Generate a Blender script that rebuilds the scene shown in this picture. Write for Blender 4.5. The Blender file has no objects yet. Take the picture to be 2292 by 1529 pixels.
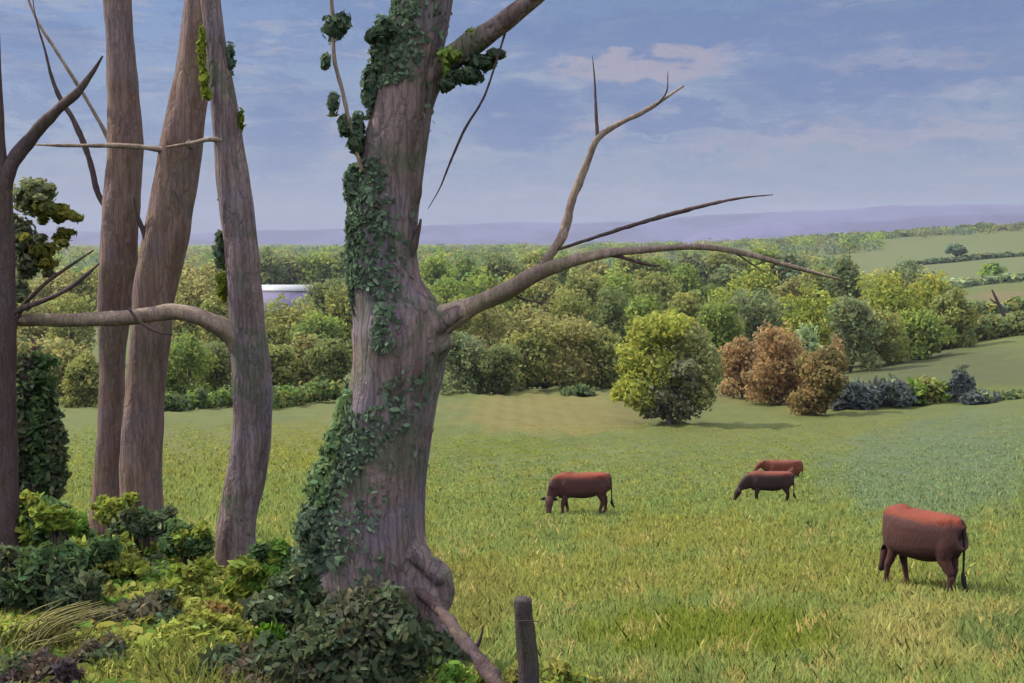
import bpy, bmesh, math, random
import numpy as np
from mathutils import Vector, Matrix
R = math.radians
rng = np.random.default_rng(7)
random.seed(7)

# ------------------------------------------------------------------ camera
F = 2457.0                       # focal length in pixels of the 2292 px wide photograph
TILT = math.atan((764.5 - 540) / F)
sc = bpy.context.scene
cam = bpy.data.cameras.new('camera')
cam.sensor_width = 36.0
cam.lens = 36.0 * F / 2292.0
cam.clip_start = 0.1
cam.clip_end = 60000
camo = bpy.data.objects.new('camera', cam)
sc.collection.objects.link(camo)
camo.location = (0, 0, 0)
camo.rotation_euler = (math.pi / 2 - TILT, 0, 0)
sc.camera = camo

# ------------------------------------------------------------------ light
SUN_EL, SUN_AZ = 44.0, -68.0     # azimuth from +Y (view direction), negative = to the left
SUN_STRENGTH, SKY_STRENGTH, EXPOSURE = 3.15, 0.08, 1.15
se, sa = R(SUN_EL), R(SUN_AZ)
sun_dir = Vector((math.sin(sa) * math.cos(se), math.cos(sa) * math.cos(se), math.sin(se)))
sl = bpy.data.lights.new('sun', 'SUN')
sl.energy = SUN_STRENGTH
sl.angle = R(0.6)
sl.color = (1.0, 0.9, 0.74)
so = bpy.data.objects.new('sun', sl)
sc.collection.objects.link(so)
so.rotation_euler = sun_dir.to_track_quat('Z', 'Y').to_euler()
sc.view_settings.view_transform = 'Standard'
sc.view_settings.look = 'None'
sc.view_settings.gamma = 1
sc.view_settings.exposure = EXPOSURE
sc.view_settings.use_curve_mapping = False
sc.cycles.max_bounces = 6
sc.cycles.diffuse_bounces = 4
sc.cycles.transmission_bounces = 4
sc.cycles.volume_bounces = 0


def lin(r, g, b, k=1.0):
    f = lambda c: (c / 255 / 12.92) if c / 255 <= 0.04045 else ((c / 255 + 0.055) / 1.055) ** 2.4
    return np.array([f(r) * k, f(g) * k, f(b) * k])


class NT:
    """small helper round a node tree"""
    def __init__(s, t): s.t = t; s.n = t.nodes; s.l = t.links; s.n.clear()
    def new(s, typ, **kw):
        n = s.n.new(typ)
        for k, v in kw.items(): setattr(n, k, v)
        return n
    def put(s, sock, v):
        if hasattr(v, 'links') or isinstance(v, bpy.types.NodeSocket): s.l.new(v, sock)
        else:
            if hasattr(v, '__len__') and len(v) == 3 and sock.type == 'RGBA': v = (*v, 1)
            sock.default_value = v
    def math(s, op, a, b=0.0, c=None, clamp=False):
        n = s.new('ShaderNodeMath', operation=op, use_clamp=clamp)
        s.put(n.inputs[0], a); s.put(n.inputs[1], b)
        if c is not None: s.put(n.inputs[2], c)
        return n.outputs[0]
    def vmath(s, op, a, b=(0, 0, 0), out=0):
        n = s.new('ShaderNodeVectorMath', operation=op)
        s.put(n.inputs[0], a)
        if op == 'SCALE': s.put(n.inputs[3], b)
        else: s.put(n.inputs[1], b)
        return n.outputs[out]
    def noise(s, vec, scale, detail=3, rough=0.55, dist=0.0, out=0):
        n = s.new('ShaderNodeTexNoise')
        s.put(n.inputs['Vector'], vec); n.inputs['Scale'].default_value = scale
        n.inputs['Detail'].default_value = detail; n.inputs['Roughness'].default_value = rough
        n.inputs['Distortion'].default_value = dist
        return n.outputs[out]
    def ramp(s, fac, a, b, smooth=True):
        n = s.new('ShaderNodeMapRange'); n.interpolation_type = 'SMOOTHSTEP' if smooth else 'LINEAR'
        s.put(n.inputs[0], fac); n.inputs[1].default_value = a; n.inputs[2].default_value = b
        return n.outputs[0]
    def mix(s, fac, a, b, mode='MIX'):
        n = s.new('ShaderNodeMix', data_type='RGBA', blend_type=mode)
        s.put(n.inputs[0], fac); s.put(n.inputs[6], a); s.put(n.inputs[7], b)
        return n.outputs[2]


# ------------------------------------------------------------------ world: sky with soft painted-looking cloud
world = bpy.data.worlds.new('World'); sc.world = world; world.use_nodes = True
w = NT(world.node_tree)
sky = w.new('ShaderNodeTexSky', sky_type='NISHITA', sun_disc=False)
sky.sun_elevation = se; sky.sun_rotation = sa
sky.air_density = 1.0; sky.dust_density = 0.6; sky.ozone_density = 1.6
tc = w.new('ShaderNodeTexCoord').outputs['Generated']


def pdir(px, py):
    a, b = (px - 1146) / F, -(py - 764.5) / F
    v = Vector((a, math.cos(TILT) + b * math.sin(TILT), -math.sin(TILT) + b * math.cos(TILT)))
    return v


jit = w.vmath('SUBTRACT', w.noise(w.vmath('MULTIPLY', tc, (1, 1, 2.6)), 16, 4, 0.6, 0.3, out=1), (0.5, 0.5, 0.5))
jit = w.vmath('SCALE', jit, 0.085)
wv = w.vmath('ADD', tc, jit)


def sky_blob(px, py, rx, ry):
    c = pdir(px, py).normalized()
    d = w.vmath('SUBTRACT', wv, tuple(c))
    d = w.vmath('MULTIPLY', d, (F / rx, 0.0, F / ry))
    L = w.vmath('LENGTH', d, out=1)
    return w.ramp(L, 1.15, 0.55)


base = w.mix(1.0, sky.outputs[0], (0.31, 0.36, 0.47), 'MULTIPLY')
el = w.new('ShaderNodeSeparateXYZ'); w.l.new(tc, el.inputs[0]); elz = el.outputs[2]
# lavender veil low down, thinning upwards
veil = w.math('MULTIPLY', w.ramp(elz, 0.30, 0.0), 0.78)
col = w.mix(veil, base, tuple(lin(167, 179, 203, 4.45)))
n1 = w.ramp(w.noise(w.vmath('MULTIPLY', wv, (1, 1, 5.0)), 9, 6, 0.68, 0.6), 0.46, 0.57)
hi = w.ramp(elz, 0.015, 0.10)
col = w.mix(w.math('MULTIPLY', w.math('MULTIPLY', n1, hi), 0.6), col, tuple(lin(132, 157, 205, 4.25)))
n2 = w.ramp(w.noise(w.vmath('MULTIPLY', w.vmath('ADD', tc, (3, 1, 2)), (1, 1, 6)), 10, 6, 0.68, 0.5), 0.50, 0.62)
col = w.mix(w.math('MULTIPLY', n2, 0.55), col, tuple(lin(184, 190, 210, 4.6)))
blue = tuple(lin(122, 149, 202, 4.1))
pink = tuple(lin(188, 184, 202, 4.5))
for (px, py, rx, ry, c, k) in [
        (1640, 70, 760, 55, blue, 0.65), (1170, 270, 150, 75, blue, 0.75), (1400, 215, 110, 45, blue, 0.6),
        (1850, 190, 250, 45, blue, 0.7), (2190, 150, 180, 60, blue, 0.55), (1530, 265, 170, 26, blue, 0.7),
        (1760, 280, 120, 24, blue, 0.5), (650, 300, 110, 130, blue, 0.4), (120, 120, 90, 90, blue, 0.4),
        (1430, 145, 190, 38, pink, 0.85), (1960, 140, 130, 22, pink, 0.3), (1700, 330, 190, 28, pink, 0.4),
        (1980, 300, 240, 35, pink, 0.4), (1350, 300, 60, 20, pink, 0.6), (2150, 120, 90, 18, pink, 0.25)]:
    col = w.mix(w.math('MULTIPLY', sky_blob(px, py, rx, ry), k), col, c)
# unseen broken bright cloud overhead, added as fill for the shaded sides
over = w.math('MULTIPLY', w.ramp(elz, 0.27, 0.5), w.ramp(w.noise(tc, 2.2, 4, 0.6), 0.38, 0.6))
col = w.mix(over, col, (21.0, 20.6, 21.6))
fine = w.noise(w.vmath('MULTIPLY', wv, (1.0, 1, 2.2)), 95, 3, 0.7, 1.2)
fm = w.math('MULTIPLY_ADD', w.math('SUBTRACT', fine, 0.5), 0.30, 1.0)
col = w.vmath('SCALE', col, fm)
bg = w.new('ShaderNodeBackground'); w.l.new(col, bg.inputs[0]); bg.inputs[1].default_value = SKY_STRENGTH
wo = w.new('ShaderNodeOutputWorld'); w.l.new(bg.outputs[0], wo.inputs[0])


# ------------------------------------------------------------------ geometry helpers
def P(px, py, Y):
    """point at forward distance Y on the line of sight of photo pixel (px, py)"""
    v = pdir(px, py)
    return np.array(v) * (Y / v.y)


_Y = np.array([4, 6, 8, 10, 12, 14, 18, 25, 34, 46, 70, 98, 140, 200, 300, 450, 700, 1100, 1600, 3000, 9000.])
_C = {
    -400: [2137, 1707, 1446, 1277, 1175, 1168, 1160, 1120, 1080, 1040, 985, 950, 915, 860, 765, 695, 640, 597, 570, 553, 546],
    350: [2137, 1707, 1446, 1285, 1200, 1190, 1170, 1125, 1085, 1045, 985, 948, 912, 858, 765, 695, 640, 597, 570, 553, 546],
    600: [2170, 1740, 1480, 1325, 1240, 1215, 1185, 1135, 1095, 1050, 988, 945, 905, 855, 770, 700, 642, 597, 568, 552, 546],
    870: [2200, 1800, 1560, 1430, 1345, 1300, 1250, 1175, 1120, 1075, 1005, 942, 892, 850, 778, 706, 648, 598, 567, 551, 546],
    1150: [2220, 1840, 1640, 1530, 1465, 1405, 1330, 1230, 1150, 1112, 1025, 945, 885, 846, 780, 710, 650, 598, 566, 550, 545],
    1750: [2220, 1840, 1640, 1530, 1465, 1405, 1330, 1230, 1150, 1113, 1025, 945, 880, 835, 765, 690, 628, 580, 548, 546, 545],
    2292: [2220, 1840, 1640, 1530, 1465, 1405, 1330, 1230, 1145, 1090, 1000, 915, 838, 760, 700, 650, 600, 545, 512, 520, 530],
    2900: [2220, 1840, 1640, 1530, 1465, 1405, 1330, 1230, 1140, 1080, 980, 895, 810, 725, 670, 620, 570, 520, 490, 505, 520]}
_CK = np.array(sorted(_C)); _CT = np.array([_C[k] for k in _CK], float)
# fine resampled table
_lY = np.log(_Y)
_gy = np.linspace(_lY[0], _lY[-1], 400)
_T1 = np.array([np.interp(_gy, _lY, r) for r in _CT])
k_ = np.exp(-0.5 * (np.arange(-8, 9) / 4.0) ** 2); k_ /= k_.sum()
_T1 = np.array([np.convolve(np.pad(r, 8, mode='reflect', reflect_type='odd'), k_, 'valid') for r in _T1])
_gp = np.linspace(-400, 2900, 260)
_T2 = np.array([np.interp(_gp, _CK, _T1[:, j]) for j in range(400)])
k2 = np.exp(-0.5 * (np.arange(-10, 11) / 5.0) ** 2); k2 /= k2.sum()
_T2 = np.array([np.convolve(np.pad(r, 10, mode='edge'), k2, 'valid') for r in _T2])   # [Y, px]


def row_at(Y, px):
    fy = np.clip((np.log(np.maximum(Y, 4)) - _gy[0]) / (_gy[1] - _gy[0]), 0, 398.999)
    fx = np.clip((px - _gp[0]) / (_gp[1] - _gp[0]), 0, 258.999)
    iy, ix = fy.astype(int), fx.astype(int); ty, tx = fy - iy, fx - ix
    a = _T2[iy, ix] * (1 - tx) + _T2[iy, ix + 1] * tx
    b = _T2[iy + 1, ix] * (1 - tx) + _T2[iy + 1, ix + 1] * tx
    return a * (1 - ty) + b * ty


def ground(x, Y, bumps=True):
    """terrain height and (px, row) of world x, Y"""
    x = np.asarray(x, float); Y = np.asarray(Y, float)
    Ye = np.maximum(Y, 4.0)
    z = -0.1 * Ye; ct, st = math.cos(TILT), math.sin(TILT)
    for _ in range(4):
        d = Ye * ct - z * st
        px = 1146 + F * x / d
        row = row_at(Ye, px)
        b = -(row - 764.5) / F
        z = Ye * (-st + b * ct) / (ct + b * st)
    if bumps:
        z = z + 0.035 * (np.sin(x * 1.7 + Y * 0.6) + np.sin(Y * 2.1 - x * 0.8) + np.sin(x * 3.3 + 1) * 0.5) * np.clip(Y / 30, 0.4, 4)
    return z, px, row


def gz(x, Y): return float(ground(np.array([x]), np.array([Y]))[0][0])


def Pg(px, Y):
    """ground point at pixel column px, distance Y"""
    row = float(row_at(np.array([Y]), np.array([px]))[0])
    p = P(px, row, Y); p[2] = gz(p[0], p[1]); return p


def Yrow(px, row):
    """distance at which the ground shows at this row"""
    ys = np.exp(np.linspace(math.log(4), math.log(3000), 1500))
    r = row_at(ys, np.full_like(ys, px)); i = np.argmax(r <= row) if (r <= row).any() else np.argmin(np.where(ys < 1700, r, 1e9))
    return float(ys[i])


def mesh_np(name, V, faces_flat, sizes, cols=None, smooth=False, nrm=None):
    me = bpy.data.meshes.new(name)
    V = np.asarray(V, np.float32)
    me.vertices.add(len(V)); me.vertices.foreach_set('co', V.ravel())
    me.loops.add(len(faces_flat)); me.loops.foreach_set('vertex_index', np.asarray(faces_flat, np.int32))
    me.polygons.add(len(sizes)); st = np.concatenate([[0], np.cumsum(sizes)[:-1]]).astype(np.int32)
    me.polygons.foreach_set('loop_start', st)
    me.polygons.foreach_set('loop_total', np.asarray(sizes, np.int32))
    if smooth: me.polygons.foreach_set('use_smooth', np.ones(len(sizes), bool))
    if cols is not None:
        at = me.color_attributes.new('Col', 'FLOAT_COLOR', 'POINT')
        c = np.ones((len(V), 4), np.float32); c[:, :3] = cols
        at.data.foreach_set('color', c.ravel())
    me.update(calc_edges=True)
    if nrm is not None:
        me.normals_split_custom_set_from_vertices(np.asarray(nrm, np.float32))
    return me


def link(name, me, mat=None, parent=None):
    o = bpy.data.objects.new(name, me)
    sc.collection.objects.link(o)
    if mat is not None and me is not None:
        me.materials.clear(); me.materials.append(mat)
    if parent is not None: o.parent = parent
    return o


def tag(o, label=None, cat=None, group=None, kind=None):
    if label: o['label'] = label
    if cat: o['category'] = cat
    if group: o['group'] = group
    if kind: o['kind'] = kind
    return o


def thing(name, loc, label, cat, group=None):
    o = bpy.data.objects.new(name, None); sc.collection.objects.link(o)
    o.location = tuple(float(v) for v in loc); o.empty_display_size = 0.2
    return tag(o, label, cat, group)


def catmull(pts, n=8):
    pts = np.asarray(pts, float)
    p = np.vstack([2 * pts[0] - pts[1], pts, 2 * pts[-1] - pts[-2]])
    out = []
    for i in range(1, len(p) - 2):
        for t in np.linspace(0, 1, n, endpoint=False):
            a, b, c, d = p[i - 1], p[i], p[i + 1], p[i + 2]
            out.append(0.5 * (2 * b + (c - a) * t + (2 * a - 5 * b + 4 * c - d) * t * t + (3 * b - a - 3 * c + d) * t ** 3))
    out.append(pts[-1]); return np.array(out)


def tube(points, radii, seg=12, n=8, rough=0.06, ridges=0.0, seed=0, flat=1.0):
    """tapering limb through points; bark relief by summed waves. returns V, faces, sizes"""
    r = np.random.default_rng(seed)
    q = catmull(np.column_stack([points, radii]), n)
    C, rad = q[:, :3], np.maximum(q[:, 3], 1e-4)
    T = np.gradient(C, axis=0); T /= np.linalg.norm(T, axis=1)[:, None] + 1e-9
    up = np.array([0, 1, 0.001]) if abs(T[0][1]) < 0.8 else np.array([1, 0, 0.])
    th = np.linspace(0, 2 * np.pi, seg, endpoint=False)
    ph = r.uniform(0, 6.28, 12); s = np.concatenate([[0], np.cumsum(np.linalg.norm(np.diff(C, axis=0), axis=1))])
    V = []
    for i in range(len(C)):
        A = np.cross(T[i], up); A /= np.linalg.norm(A) + 1e-9; B = np.cross(A, T[i])
        m = rad[0] * 5 + 1e-3
        u = s[i] / m
        d = 1 + rough * (np.sin(2 * th + ph[0] + u * 3) + 0.7 * np.sin(3 * th + ph[1] - u * 5) + 0.6 * np.sin(5 * th + ph[2] + u * 9)
                         + 0.6 * math.sin(u * 8 + ph[3]) + 0.4 * math.sin(u * 17 + ph[4]))
        if ridges:
            d = d + ridges * (np.sin(9 * th + ph[5] + 1.5 * math.sin(u * 2.2)) + 0.8 * np.sin(14 * th + ph[6] - 2 * math.sin(u * 3 + 1))
                              + 0.5 * np.sin(23 * th + 5 * math.sin(u * 4 + ph[7])))
        V.append(C[i] + (np.cos(th) * d * rad[i])[:, None] * A + (np.sin(th) * d * rad[i] * flat)[:, None] * B)
    V = np.vstack(V); f = []; sz = []
    k = len(C)
    for i in range(k - 1):
        a = i * seg + np.arange(seg); b = i * seg + (np.arange(seg) + 1) % seg
        f.append(np.column_stack([a, b, b + seg, a + seg]).ravel()); sz += [4] * seg
    f.append(np.arange(seg)[::-1]); sz.append(seg)
    f.append((k - 1) * seg + np.arange(seg)); sz.append(seg)
    return V, np.concatenate(f), sz


def join(parts):
    V, Fc, S = [], [], []; off = 0
    for v, f, s in parts:
        V.append(v); Fc.append(np.asarray(f) + off); S += list(s); off += len(v)
    return np.vstack(V), np.concatenate(Fc), S


def limb(spec, Y=None, **kw):
    """spec: (px, py, width_px[, Y]) rows -> world tube"""
    pts, rad = [], []
    for s in spec:
        y = s[3] if len(s) > 3 else Y
        p = P(s[0], s[1], y); pts.append(p); rad.append(s[2] / 2 * y / F)
    return tube(np.array(pts), np.array(rad), **kw)


def bake(parts, voxel=.022, it=6):
    V, f, s = join(parts); me = mesh_np('tmp', V, f, s)
    bm = bmesh.new(); bm.from_mesh(me); bmesh.ops.recalc_face_normals(bm, faces=bm.faces); bm.to_mesh(me); bm.free()
    o = bpy.data.objects.new('tmp', me); sc.collection.objects.link(o)
    m = o.modifiers.new('r', 'REMESH'); m.mode = 'VOXEL'; m.voxel_size = voxel; m.use_smooth_shade = True
    k = o.modifiers.new('s', 'SMOOTH'); k.iterations = it; k.factor = .5
    dg = bpy.context.evaluated_depsgraph_get(); dg.update()
    me2 = bpy.data.meshes.new_from_object(o.evaluated_get(dg)); bpy.data.objects.remove(o)
    me2.polygons.foreach_set('use_smooth', np.ones(len(me2.polygons), bool))
    return me2


HEX = np.array([[1, 0], [0.42, 0.52], [-0.45, 0.5], [-1, 0.0], [-0.4, -0.5], [0.45, -0.48]])


def dabs(cen, nor, size, cols, elong=1.0, r=rng, dirv=None):
    """little leaf-shaped six-sided faces at cen, facing nor"""
    n = len(cen)
    nor = nor / (np.linalg.norm(nor, axis=1)[:, None] + 1e-9)
    t = r.normal(size=(n, 3)) if dirv is None else dirv + 0.35 * r.normal(size=(n, 3))
    t -= (t * nor).sum(1)[:, None] * nor; t /= np.linalg.norm(t, axis=1)[:, None] + 1e-9
    b = np.cross(nor, t)
    size = np.broadcast_to(size, (n,))
    V = cen[:, None, :] + HEX[None, :, 0, None] * t[:, None, :] * (size * elong)[:, None, None] \
        + HEX[None, :, 1, None] * b[:, None, :] * (size * 1.25)[:, None, None] \
        + (np.abs(HEX[:, 1]) * 0.35)[None, :, None] * nor[:, None, :] * size[:, None, None]
    f = np.arange(n * 6); s = np.full(n, 6)
    return V.reshape(-1, 3), f, s, np.repeat(cols, 6, axis=0)


def vary(base, n, r=rng, v=0.16, hue=0.10):
    k = np.exp(r.normal(0, v, n))[:, None]
    h = 1 + r.normal(0, hue, (n, 1)) * np.array([[1.0, 0.1, -0.5]])
    return np.clip(np.asarray(base)[None, :] * k * h, 0.002, 0.9)


def lobes_cloud(lobes, per, size, palette, r, shell=0.62, elong=1.3, orient=0.75, v=0.15):
    """lobes: (cx,cy,cz,rx,ry,rz[,palette index]); leaf dabs through the outer volume of each"""
    out = []
    tot = sum(l[3] * l[5] + l[3] * l[4] for l in lobes)
    for l in lobes:
        m = max(12, int(per * (l[3] * l[5] + l[3] * l[4]) / tot))
        d = r.normal(size=(m, 3)); d /= np.linalg.norm(d, axis=1)[:, None]
        rr = shell + (1 - shell) * r.random(m) ** 0.6
        # knobbly outline
        kn = 1 + 0.13 * np.sin(d[:, 0] * 7 + l[0] * 3) * np.sin(d[:, 2] * 8 + l[1]) + 0.09 * np.sin(d[:, 1] * 13 + d[:, 2] * 11 + l[2])
        c = np.array(l[:3]) + d * (rr * kn)[:, None] * np.array(l[3:6])
        nn = d / np.array(l[3:6]); nn /= np.linalg.norm(nn, axis=1)[:, None]
        nn = nn * orient + r.normal(size=(m, 3)) * (1 - orient)
        pal = palette[int(l[6]) % len(palette)] if len(l) > 6 else palette[r.integers(len(palette))]
        out.append((c, nn, vary(pal, m, r, v)))
    c = np.vstack([o[0] for o in out]); nn = np.vstack([o[1] for o in out]); co = np.vstack([o[2] for o in out])
    sz = size * np.exp(r.normal(0, 0.25, len(c)))
    return dabs(c, nn, sz, co, elong, r)


# ------------------------------------------------------------------ materials
def mat(name): 
    m = bpy.data.materials.new(name); m.use_nodes = True; return m, NT(m.node_tree)


def leaf_material(name, trans=0.28, gain=1.0, tint=(1.15, 1.1, 0.75)):
    m, t = mat(name)
    at = t.new('ShaderNodeAttribute', attribute_name='Col')
    tco = t.new('ShaderNodeTexCoord').outputs['Object']
    n = t.noise(tco, 1.3, 3)
    c = t.vmath('SCALE', at.outputs['Color'], t.math('MULTIPLY_ADD', n, 0.8, gain - 0.4))
    d = t.new('ShaderNodeBsdfDiffuse'); t.l.new(c, d.inputs[0])
    tr = t.new('ShaderNodeBsdfTranslucent'); t.l.new(t.mix(1.0, c, tint, 'MULTIPLY'), tr.inputs[0])
    ms = t.new('ShaderNodeMixShader'); ms.inputs[0].default_value = trans
    t.l.new(d.outputs[0], ms.inputs[1]); t.l.new(tr.outputs[0], ms.inputs[2])
    o = t.new('ShaderNodeOutputMaterial'); t.l.new(ms.outputs[0], o.inputs[0])
    return m


M_leaf = leaf_material('foliage', 0.4, 2.2, (1.05, 1.05, .85))
M_leaf_far = leaf_material('far_foliage', 0.48, 2.45, (1.0, 1.03, 1.05))
M_grass = leaf_material('grass_blades', 0.3, 2.6, (1.02, 1.08, 0.95))


def surface(name, build, rough=0.9, spec=0.15, bump=None):
    m, t = mat(name)
    p = t.new('ShaderNodeBsdfPrincipled')
    tc = t.new('ShaderNodeTexCoord').outputs['Object']
    c, h = build(t, tc)
    t.put(p.inputs['Base Color'], c); p.inputs['Roughness'].default_value = rough
    p.inputs['Specular IOR Level'].default_value = spec
    if h is not None:
        b = t.new('ShaderNodeBump'); t.put(b.inputs['Height'], h)
        b.inputs['Strength'].default_value = bump[0]; b.inputs['Distance'].default_value = bump[1]
        t.l.new(b.outputs[0], p.inputs['Normal'])
    o = t.new('ShaderNodeOutputMaterial'); t.l.new(p.outputs[0], o.inputs[0])
    return m


def bark_build(c1, c2, c3, moss, mossk=0.4, sc_=1.0):
    def f(t, tc):
        st = t.vmath('MULTIPLY', tc, (1, 1, 0.16))
        a = t.ramp(t.noise(st, 9 * sc_, 4, 0.65, 0.4), 0.35, 0.65)
        b = t.ramp(t.noise(tc, 1.6 * sc_, 3, 0.6, 0.6), 0.42, 0.62)
        g = t.ramp(t.noise(t.vmath('ADD', tc, (5, 3, 1)), 2.3 * sc_, 4, 0.6, 0.5), 0.50, 0.64)
        c = t.mix(a, tuple(c1), tuple(c2)); c = t.mix(t.math('MULTIPLY', b, 0.65), c, tuple(c3))
        c = t.mix(t.math('MULTIPLY', g, mossk), c, tuple(moss))
        fs = t.noise(t.vmath('MULTIPLY', tc, (1, 1, 0.3)), 42 * sc_, 3, 0.7)
        c = t.vmath('SCALE', c, t.math('MULTIPLY_ADD', fs, 0.8, 0.44))
        vo = t.new('ShaderNodeTexVoronoi', feature='DISTANCE_TO_EDGE')
        t.put(vo.inputs['Vector'], t.vmath('ADD', t.vmath('MULTIPLY', tc, (1, 1, .07)), t.vmath('SCALE', t.noise(tc, 5 * sc_, 3, .6, out=1), .07)))
        vo.inputs['Scale'].default_value = 17 * sc_
        cr = t.ramp(vo.outputs['Distance'], 0.0, 0.16)
        c = t.vmath('SCALE', c, t.math('MULTIPLY_ADD', cr, .26, .80))
        h = t.math('ADD', t.math('ADD', t.noise(st, 16 * sc_, 5, 0.7, 0.3), t.math('MULTIPLY', fs, 0.6)), t.math('MULTIPLY', cr, .5))
        return c, h
    return f


M_bark = surface('bark_purple_brown', bark_build((0.115, 0.08, 0.08), (0.21, 0.16, 0.155), (0.14, 0.125, 0.165), (0.075, 0.095, 0.06), 0.7), bump=(0.55, 0.03))
M_bark_red = surface('bark_red_brown', bark_build((0.155, 0.098, 0.085), (0.215, 0.15, 0.13), (0.15, 0.12, 0.135), (0.15, 0.13, 0.06), 0.3), bump=(0.5, 0.02))
M_bark_pale = surface('bark_pale_limb', bark_build((0.20, 0.15, 0.12), (0.30, 0.235, 0.19), (0.15, 0.11, 0.10), (0.13, 0.13, 0.06), 0.3, 2.0), bump=(0.4, 0.01))
M_bark_dark = surface('bark_dark_twig', bark_build((0.062, 0.042, 0.042), (0.10, 0.07, 0.066), (0.08, 0.058, 0.07), (0.06, 0.065, 0.03), 0.3, 2.0), bump=(0.4, 0.01))
M_far_bark = surface('bark_far_trees', lambda t, tc: (t.mix(t.noise(tc, 1.5, 3), (0.06, 0.05, 0.045), (0.13, 0.10, 0.09)), None))
M_wood = surface('weathered_post_wood', bark_build((0.05, 0.037, 0.035), (0.085, 0.065, 0.06), (0.06, 0.05, 0.06), (0.05, 0.055, 0.025), 0.35, 3.0), bump=(0.6, 0.01))

# ------------------------------------------------------------------ ground colours (grass sorts differ from field to field)
K = 0.285
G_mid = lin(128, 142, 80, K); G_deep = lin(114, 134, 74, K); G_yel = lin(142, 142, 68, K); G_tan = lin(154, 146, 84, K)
G_blue = lin(118, 138, 100, K); G_bank = lin(106, 114, 56, K); G_olive = lin(128, 128, 70, K); G_straw = lin(172, 160, 98, K)
PATCH = [  # px, row, rx, ry, colour, strength
    (1260, 925, 240, 50, G_tan, 0.9), (1120, 1000, 160, 25, lin(124, 138, 52, K), 0.6), (1480, 905, 140, 50, G_olive, 0.6),
    (1760, 960, 320, 50, lin(132, 140, 72, K), 0.6), (2080, 1060, 240, 110, G_blue, 0.9), (2200, 980, 150, 70, G_blue, 0.6),
    (1550, 1200, 260, 45, G_yel, 0.55), (1300, 1300, 420, 60, G_yel, 0.5), (1850, 1290, 250, 60, G_yel, 0.5),
    (1600, 1430, 330, 60, lin(110, 124, 40, K), 0.75), (2100, 1430, 220, 90, G_straw, 0.45), (1050, 1350, 130, 100, G_olive, 0.7),
    (2250, 1430, 110, 60, lin(88, 116, 68, K), 0.7), (700, 1000, 140, 60, lin(138, 142, 62, K), 0.7), (450, 1020, 120, 80, lin(136, 140, 72, K), 0.5),
    (2100, 830, 260, 60, lin(108, 118, 74, K), 0.9), (2050, 870, 220, 16, lin(126, 140, 52, K), 0.5),
    (2150, 590, 260, 45, lin(134, 148, 96, K), 0.8), (2260, 665, 90, 14, lin(162, 134, 104, K), 0.6),
    (1700, 880, 140, 35, lin(136, 136, 72, K), 0.6), (1620, 600, 260, 16, lin(150, 142, 90, K), 0.5),
    (1250, 660, 130, 30, lin(150, 128, 72, K), 0.7), (620, 900, 110, 20, lin(128, 130, 60, K), 0.5)]


def wob(x, y, s):
    return (np.sin(x * s + 1.3) + np.sin(y * s * 1.3 + x * s * .6 + 2.1) + np.sin(x * s * 2.3 - y * s * 1.7) * .6 + np.sin(y * s * 3.1 + 4) * .4) / 3


def gcol(x, Y, px, row):
    n = len(px)
    c = np.repeat(G_mid[None], n, 0).astype(float)
    def bl(c, k, col): return c * (1 - k[:, None]) + np.asarray(col)[None] * k[:, None]
    wq = wob(px, row * 2.2, 0.021); w2 = wob(px + 300, row * 2.5, 0.055)
    c = bl(c, np.clip(0.25 + 0.6 * wq, 0, 0.6), G_deep)
    c = bl(c, np.clip(0.8 * w2, 0, 0.45), G_yel)
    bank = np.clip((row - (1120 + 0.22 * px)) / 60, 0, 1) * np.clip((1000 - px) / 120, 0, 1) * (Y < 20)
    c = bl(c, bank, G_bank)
    for (a, b, rx, ry, col, k) in PATCH:
        d = np.sqrt(((px - a) / rx) ** 2 + ((row - b) / ry) ** 2) + 0.22 * wob(px, row * 2, 0.06)
        c = bl(c, np.clip((1.15 - d) / 0.4, 0, 1) * k, col)
    return c


# terrain sheet, finer near the viewer
u = np.linspace(-1, 1, 281); gx = np.sinh(u * 7.6) / np.sinh(7.6) * 9000
vy = np.concatenate([np.linspace(-60, 3.5, 14), np.exp(np.linspace(math.log(4), math.log(9000), 420))])
XX, YY = np.meshgrid(gx, vy)
zz, pp, rr_ = ground(XX.ravel(), YY.ravel())
Vt = np.column_stack([XX.ravel(), YY.ravel(), zz])
nx, ny = len(gx), len(vy)
ii, jj = np.meshgrid(np.arange(nx - 1), np.arange(ny - 1)); a = (jj * nx + ii).ravel()
Ft = np.column_stack([a, a + 1, a + nx + 1, a + nx])
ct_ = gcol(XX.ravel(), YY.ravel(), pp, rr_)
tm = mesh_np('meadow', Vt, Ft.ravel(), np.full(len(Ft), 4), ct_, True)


def meadow_build(t, tc):
    at = t.new('ShaderNodeAttribute', attribute_name='Col').outputs['Color']
    a = t.noise(tc, 0.22, 4, 0.65, 0.6); b = t.noise(t.vmath('MULTIPLY', tc, (1, 0.5, 1)), 2.2, 4, 0.7, 0.4); c = t.noise(tc, 14, 3, 0.7)
    k = t.math('ADD', t.math('MULTIPLY_ADD', a, 0.5, 0.42), t.math('ADD', t.math('MULTIPLY', b, 0.38), t.math('MULTIPLY', c, 0.28)))
    col = t.vmath('SCALE', at, k)
    yel = t.ramp(t.noise(t.vmath('ADD', tc, (9, 4, 0)), 0.55, 4, 0.7, 0.8), 0.5, 0.7)
    col = t.mix(t.math('MULTIPLY', yel, 0.35), col, t.mix(1.0, col, (1.35, 1.12, 0.75), 'MULTIPLY'))
    return col, t.math('ADD', b, t.math('MULTIPLY', c, 0.5))


M_meadow = surface('meadow_grass', meadow_build, bump=(0.35, 0.12))
tag(link('ground', tm, M_meadow), kind='structure')


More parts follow.
